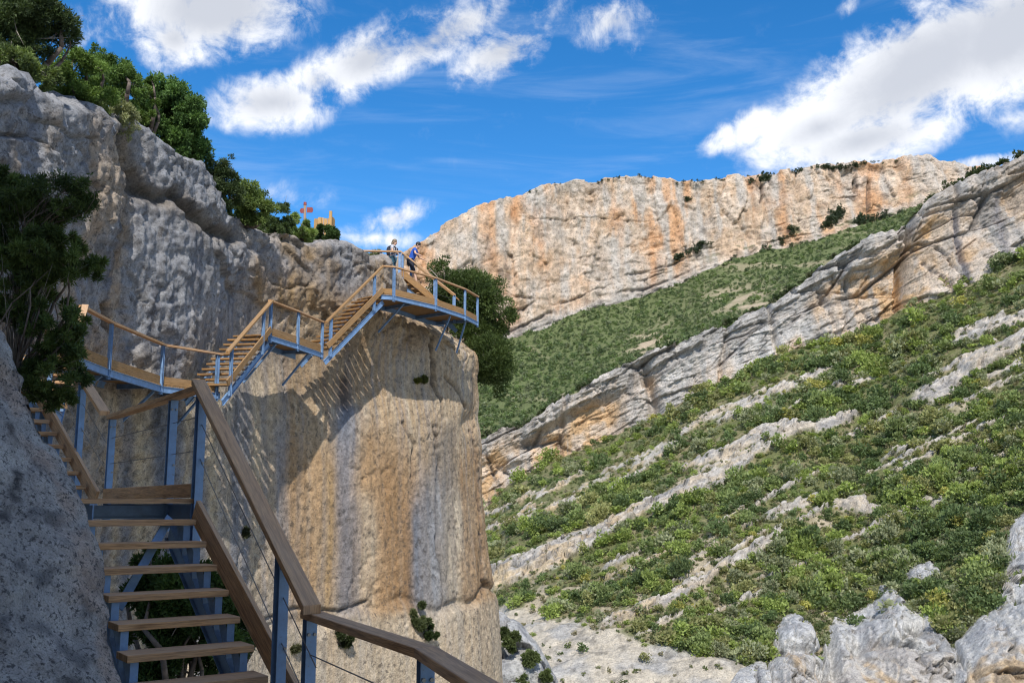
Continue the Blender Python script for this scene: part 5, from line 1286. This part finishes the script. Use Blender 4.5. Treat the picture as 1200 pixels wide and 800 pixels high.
J1 = {'pelvis': (0, 0, .93), 'waist': (0, .01, 1.07), 'chest': (0, .04, 1.27), 'neckbase': (0, .05, 1.43), 'neck': (0, .06, 1.49), 'jaw': (0, .10, 1.535), 'head': (0, .09, 1.61), 'crown': (0, .07, 1.69), 'nose': (0, .195, 1.58),
      'shol': (-.175, .04, 1.41), 'elbl': (-.27, .10, 1.16), 'wril': (-.20, .32, 1.08), 'shor': (.175, .04, 1.41), 'elbr': (.29, .10, 1.16), 'wrir': (.30, .34, 1.06),
      'hipl': (-.095, 0, .88), 'knel': (-.10, .04, .48), 'ankl': (-.10, 0, .08), 'toel': (-.12, .14, .035), 'hipr': (.095, 0, .88), 'kner': (.10, .04, .48), 'ankr': (.10, 0, .08), 'toer': (.12, .14, .035)}
person('hiker with light brown hair, pale top and dark backpack standing behind the rim railing', f1_, R(-105), J1, M['hair_grey'], M['grey_cloth'], M['teal'], long_hair=True, pack=M['navy'], legs='trousers')

# signpost: pale post with red cap and two short red plates
Ys = 39.5
sb = P(357, 284, Ys); st_ = P(357.5, 237, Ys)
t = thing('signpost', 'pale signpost with red cap and two short red plates above the rim bushes', 'signpost', tuple(sb))
MB().tube((sb[0], sb[1], sb[2]-.4), (st_[0], sb[1], st_[2]-.12), .055, n=12).build('post', M['white_paint'], t, smooth=True)
MB().tube((st_[0], sb[1], st_[2]-.12), (st_[0], sb[1], st_[2]), .068, .06, 12).build('cap', M['red_paint'], t)
zz_ = P(357, 246.5, Ys)[2]
def plate(x0, x1, y, z, h, tip):
    m = MB(); v = [(x0, z-h/2), (x1, z-h/2), (x1+tip, z), (x1, z+h/2), (x0, z+h/2)]
    for yy in (y-.012, y+.012): m.v += [np.array([a, yy, b]) for a, b in v]
    m._q(tuple(range(5)), tuple((0, 0) for _ in range(5))); m._q(tuple(range(9, 4, -1)), tuple((0, 0) for _ in range(5)))
    for i in range(5): j = (i+1) % 5; m._q((i, 5+i, 5+j, j), ((0, 0),)*4)
    return m
o = plate(sb[0]+.05, sb[0]+.27, sb[1]-.02, zz_+.01, .22, .04).build('plate', M['red_paint'], t)
o = plate(sb[0]-.05, sb[0]-.20, sb[1]-.02, zz_-.02, .20, -.05).build('plate', M['red_paint'], t); o['label'] = 'shorter orange red plate on the left'
# timber fence corner behind the bush
Yf = 38.6
fl, fm, fr_, fe = P(367, 283, Yf), P(374, 283, Yf-.2), P(386.5, 283, Yf-.1), P(391, 283, Yf+.6)
t = thing('wooden_fence', 'short fence of orange timber boards behind the round rim bush', 'fence', tuple(fl))
for q, py_t in ((fm, 255), (fr_, 247.5)):
    top_ = P(374, py_t, q[1])[2]; MB().bar((q[0], q[1], q[2]-.4), (q[0], q[1], top_), .11, .11, (0, 1, 0)).build('post', M['orange_wood'], t)
for a, b in ((fl, fm), (fm, fr_), (fr_, fe)):
    m = MB(); L_ = np.linalg.norm((b-a)[:2]); k_ = max(2, int(L_/.11)); hh = P(374, 256, Yf)[2]
    for i in range(k_):
        c = a+(b-a)*(i+.5)/k_; m.bar((c[0], c[1]+.07, a[2]-.2), (c[0], c[1]+.07, hh+.02*math.sin(i*5)+.14*(b is fe)), L_/k_*.93, .03, tuple(perp_right(flat(b-a))))
    m.build('boards', M['orange_wood'], t)

# ------------------------------------------------------------------ daylight
L = Vector(SUN_DIR).normalized()                    # direction the light travels
sd_ = bpy.data.lights.new('sun', 'SUN'); sd_.energy = SUN; sd_.angle = R(.53); sd_.color = (1., .955, .88)
so = bpy.data.objects.new('sun', sd_); COL.objects.link(so)
so.rotation_euler = L.to_track_quat('-Z', 'Y').to_euler()
w = bpy.data.worlds.new('World'); scene.world = w; w.use_nodes = True
nt = w.node_tree; n = nt.nodes; l = nt.links; n.clear()
wo = N(n, 'ShaderNodeOutputWorld'); bg = N(n, 'ShaderNodeBackground', Strength=SKY_STRENGTH)
sky = N(n, 'ShaderNodeTexSky'); sky.sky_type = 'NISHITA'; sky.sun_disc = False
sky.sun_elevation = math.asin(-L.z); sky.sun_rotation = math.atan2(-L.x, -L.y)
sky.altitude = 1500; sky.air_density = 1.0; sky.dust_density = .05; sky.ozone_density = 3.5
hs = N(n, 'ShaderNodeHueSaturation', Saturation=1.32, Value=.72, Hue=.5); l.new(sky.outputs[0], hs.inputs['Color'])
tc = N(n, 'ShaderNodeTexCoord')
def vm(op, a, b=None):
    m = N(n, 'ShaderNodeVectorMath', operation=op)
    for s, v in ((m.inputs[0], a), (m.inputs[1], b)):
        if v is None: continue
        if hasattr(v, 'is_linked'): l.new(v, s)
        else: s.default_value = v
    return m
def mth(op, a, b=None, c=None, clamp=False):
    m = N(n, 'ShaderNodeMath', operation=op); m.use_clamp = clamp
    for s, v in zip(m.inputs, (a, b, c)):
        if v is None: continue
        if hasattr(v, 'is_linked'): l.new(v, s)
        else: s.default_value = v
    return m.outputs[0]
dirv = tc.outputs['Generated']
# clouds: banks of vapour at fixed bearings of the sky dome, broken up by 3D noise
nz1 = N(n, 'ShaderNodeTexNoise', Scale=11., Detail=12., Roughness=.64, Distortion=.5); l.new(dirv, nz1.inputs['Vector'])
nz2 = N(n, 'ShaderNodeTexNoise', Scale=3.4, Detail=3., Roughness=.5); l.new(dirv, nz2.inputs['Vector'])
nz3 = N(n, 'ShaderNodeTexNoise', Scale=34., Detail=6., Roughness=.65, Distortion=.6); l.new(dirv, nz3.inputs['Vector'])
banks = [  # px, py, half width, half height, turn (deg, counter-clockwise), density
    (1085, 75, 190, 70, 22, 1.5), (1180, 40, 150, 75, 15, 1.5), (960, 150, 100, 38, 14, 1.25), (1010, 165, 130, 38, 8, 1.2), (885, 150, 85, 26, 10, .9), (1150, 190, 45, 10, 0, .9),
    (250, 10, 120, 60, 12, 1.5), (205, 45, 50, 40, 30, 1.2), (320, 120, 85, 38, 8, 1.25), (370, 95, 50, 34, 35, 1.0), (430, 70, 95, 40, 30, 1.15), (510, 45, 125, 34, 25, 1.05), (590, 60, 85, 36, 20, .95), (545, 90, 40, 14, 40, .6), (620, 20, 90, 26, 10, .55),
    (720, 25, 60, 34, 10, .85), (745, 55, 26, 16, 60, .5), (465, 255, 52, 20, 20, .95), (445, 280, 70, 18, 0, .7), (350, 230, 60, 22, 0, .5), (995, 8, 20, 14, 40, .6), (110, 40, 60, 40, 0, .5), (1180, 140, 60, 20, 0, .5)]
dens = None
for (cx, cy, a, b_, turn, dn) in banks:
    c = Vector(ray(cx, cy)).normalized()
    r_ = (Vector((0, 0, 1)).cross(c)*-1).normalized(); u_ = c.cross(r_)*-1
    if u_.z < 0: u_ = -u_
    t_ = R(turn); ex = r_*math.cos(t_)+u_*math.sin(t_); ey = -r_*math.sin(t_)+u_*math.cos(t_)
    dx = vm('DOT_PRODUCT', dirv, tuple(ex/(a/F))).outputs['Value']; dy = vm('DOT_PRODUCT', dirv, tuple(ey/(b_/F))).outputs['Value']
    off_x = -c.dot(ex)/(a/F); off_y = -c.dot(ey)/(b_/F)
    dx = mth('ADD', dx, off_x); dy = mth('ADD', dy, off_y)
    r2 = mth('MULTIPLY_ADD', dx, dx, mth('MULTIPLY', dy, dy))
    g = mth('MULTIPLY', mth('SUBTRACT', 1.25, mth('SQRT', r2), clamp=False), dn)
    front = mth('GREATER_THAN', vm('DOT_PRODUCT', dirv, tuple(c)).outputs['Value'], .5)
    g = mth('MULTIPLY', mth('MAXIMUM', g, 0.), front)
    dens = g if dens is None else mth('SMOOTH_MAX', dens, g, .25)
# clouds added over the rest of the dome for white fill light
back = N(n, 'ShaderNodeMapRange'); l.new(nz2.outputs[0], back.inputs[0])
back.inputs[1].default_value = .40; back.inputs[2].default_value = .58; back.inputs[3].default_value = 0; back.inputs[4].default_value = .95
beh = mth('LESS_THAN', vm('DOT_PRODUCT', dirv, (0, 1, 0)).outputs['Value'], .6)
dens = mth('MAXIMUM', dens, mth('MULTIPLY', back.outputs[0], beh))
nn_ = mth('ADD', mth('MULTIPLY', mth('SUBTRACT', nz1.outputs[0], .5), 3.3), mth('MULTIPLY', mth('SUBTRACT', nz3.outputs[0], .5), 1.4))
dd = mth('ADD', dens, mth('MULTIPLY', nn_, mth('MINIMUM', mth('MULTIPLY_ADD', dens, 1.2, .12), 1.)))
al = N(n, 'ShaderNodeMapRange', interpolation_type='SMOOTHSTEP'); l.new(dd, al.inputs[0])
al.inputs[1].default_value = .26; al.inputs[2].default_value = 1.15; al.inputs[3].default_value = 0; al.inputs[4].default_value = .97
# thick cloud is greyer than its thin edges
th = N(n, 'ShaderNodeMapRange', interpolation_type='SMOOTHSTEP'); l.new(mth('MULTIPLY_ADD', mth('SUBTRACT', nz2.outputs[0], .5), 1.6, mth('MULTIPLY_ADD', nn_, -.25, dens)), th.inputs[0])
th.inputs[1].default_value = .45; th.inputs[2].default_value = 1.5; th.inputs[3].default_value = 0; th.inputs[4].default_value = 1
cc = mixnode(n, l, tuple(CLOUD*x for x in (1., 1.02, 1.06)), tuple(CLOUD*x for x in (.60, .63, .70)), th.outputs[0])
# thin cirrus veils
mpc = N(n, 'ShaderNodeMapping'); mpc.inputs['Rotation'].default_value = (0, .35, .2); mpc.inputs['Scale'].default_value = (3.5, 3.5, 26.); l.new(dirv, mpc.inputs[0])
ncz = N(n, 'ShaderNodeTexNoise', Scale=1.3, Detail=8., Roughness=.6, Distortion=.6); l.new(mpc.outputs[0], ncz.inputs['Vector'])
ci = N(n, 'ShaderNodeMapRange', interpolation_type='SMOOTHSTEP'); l.new(ncz.outputs[0], ci.inputs[0])
ci.inputs[1].default_value = .46; ci.inputs[2].default_value = .85; ci.inputs[3].default_value = 0; ci.inputs[4].default_value = .2
skyc = mixnode(n, l, hs.outputs[0], tuple(CLOUD*x for x in (.8, .9, 1.05)), ci.outputs[0])
fin = mixnode(n, l, skyc, cc, al.outputs[0])
l.new(fin, bg.inputs[0]); l.new(bg.outputs[0], wo.inputs[0])
vs = scene.view_settings
scene.display_settings.display_device = 'sRGB'
vs.view_transform = 'Standard'; vs.look = 'None'; vs.exposure = EXPOSURE; vs.gamma = 1; vs.use_curve_mapping = False
scene.cycles.max_bounces = 7; scene.cycles.diffuse_bounces = 4; scene.cycles.glossy_bounces = 2; scene.cycles.transmission_bounces = 3; scene.cycles.transparent_max_bounces = 4
scene.cycles.use_denoising = DENOISE
scene.cycles.pixel_filter_type = 'BLACKMAN_HARRIS'; scene.cycles.filter_width = 1.15
scene.cycles.use_adaptive_sampling = True; scene.cycles.adaptive_threshold = .005
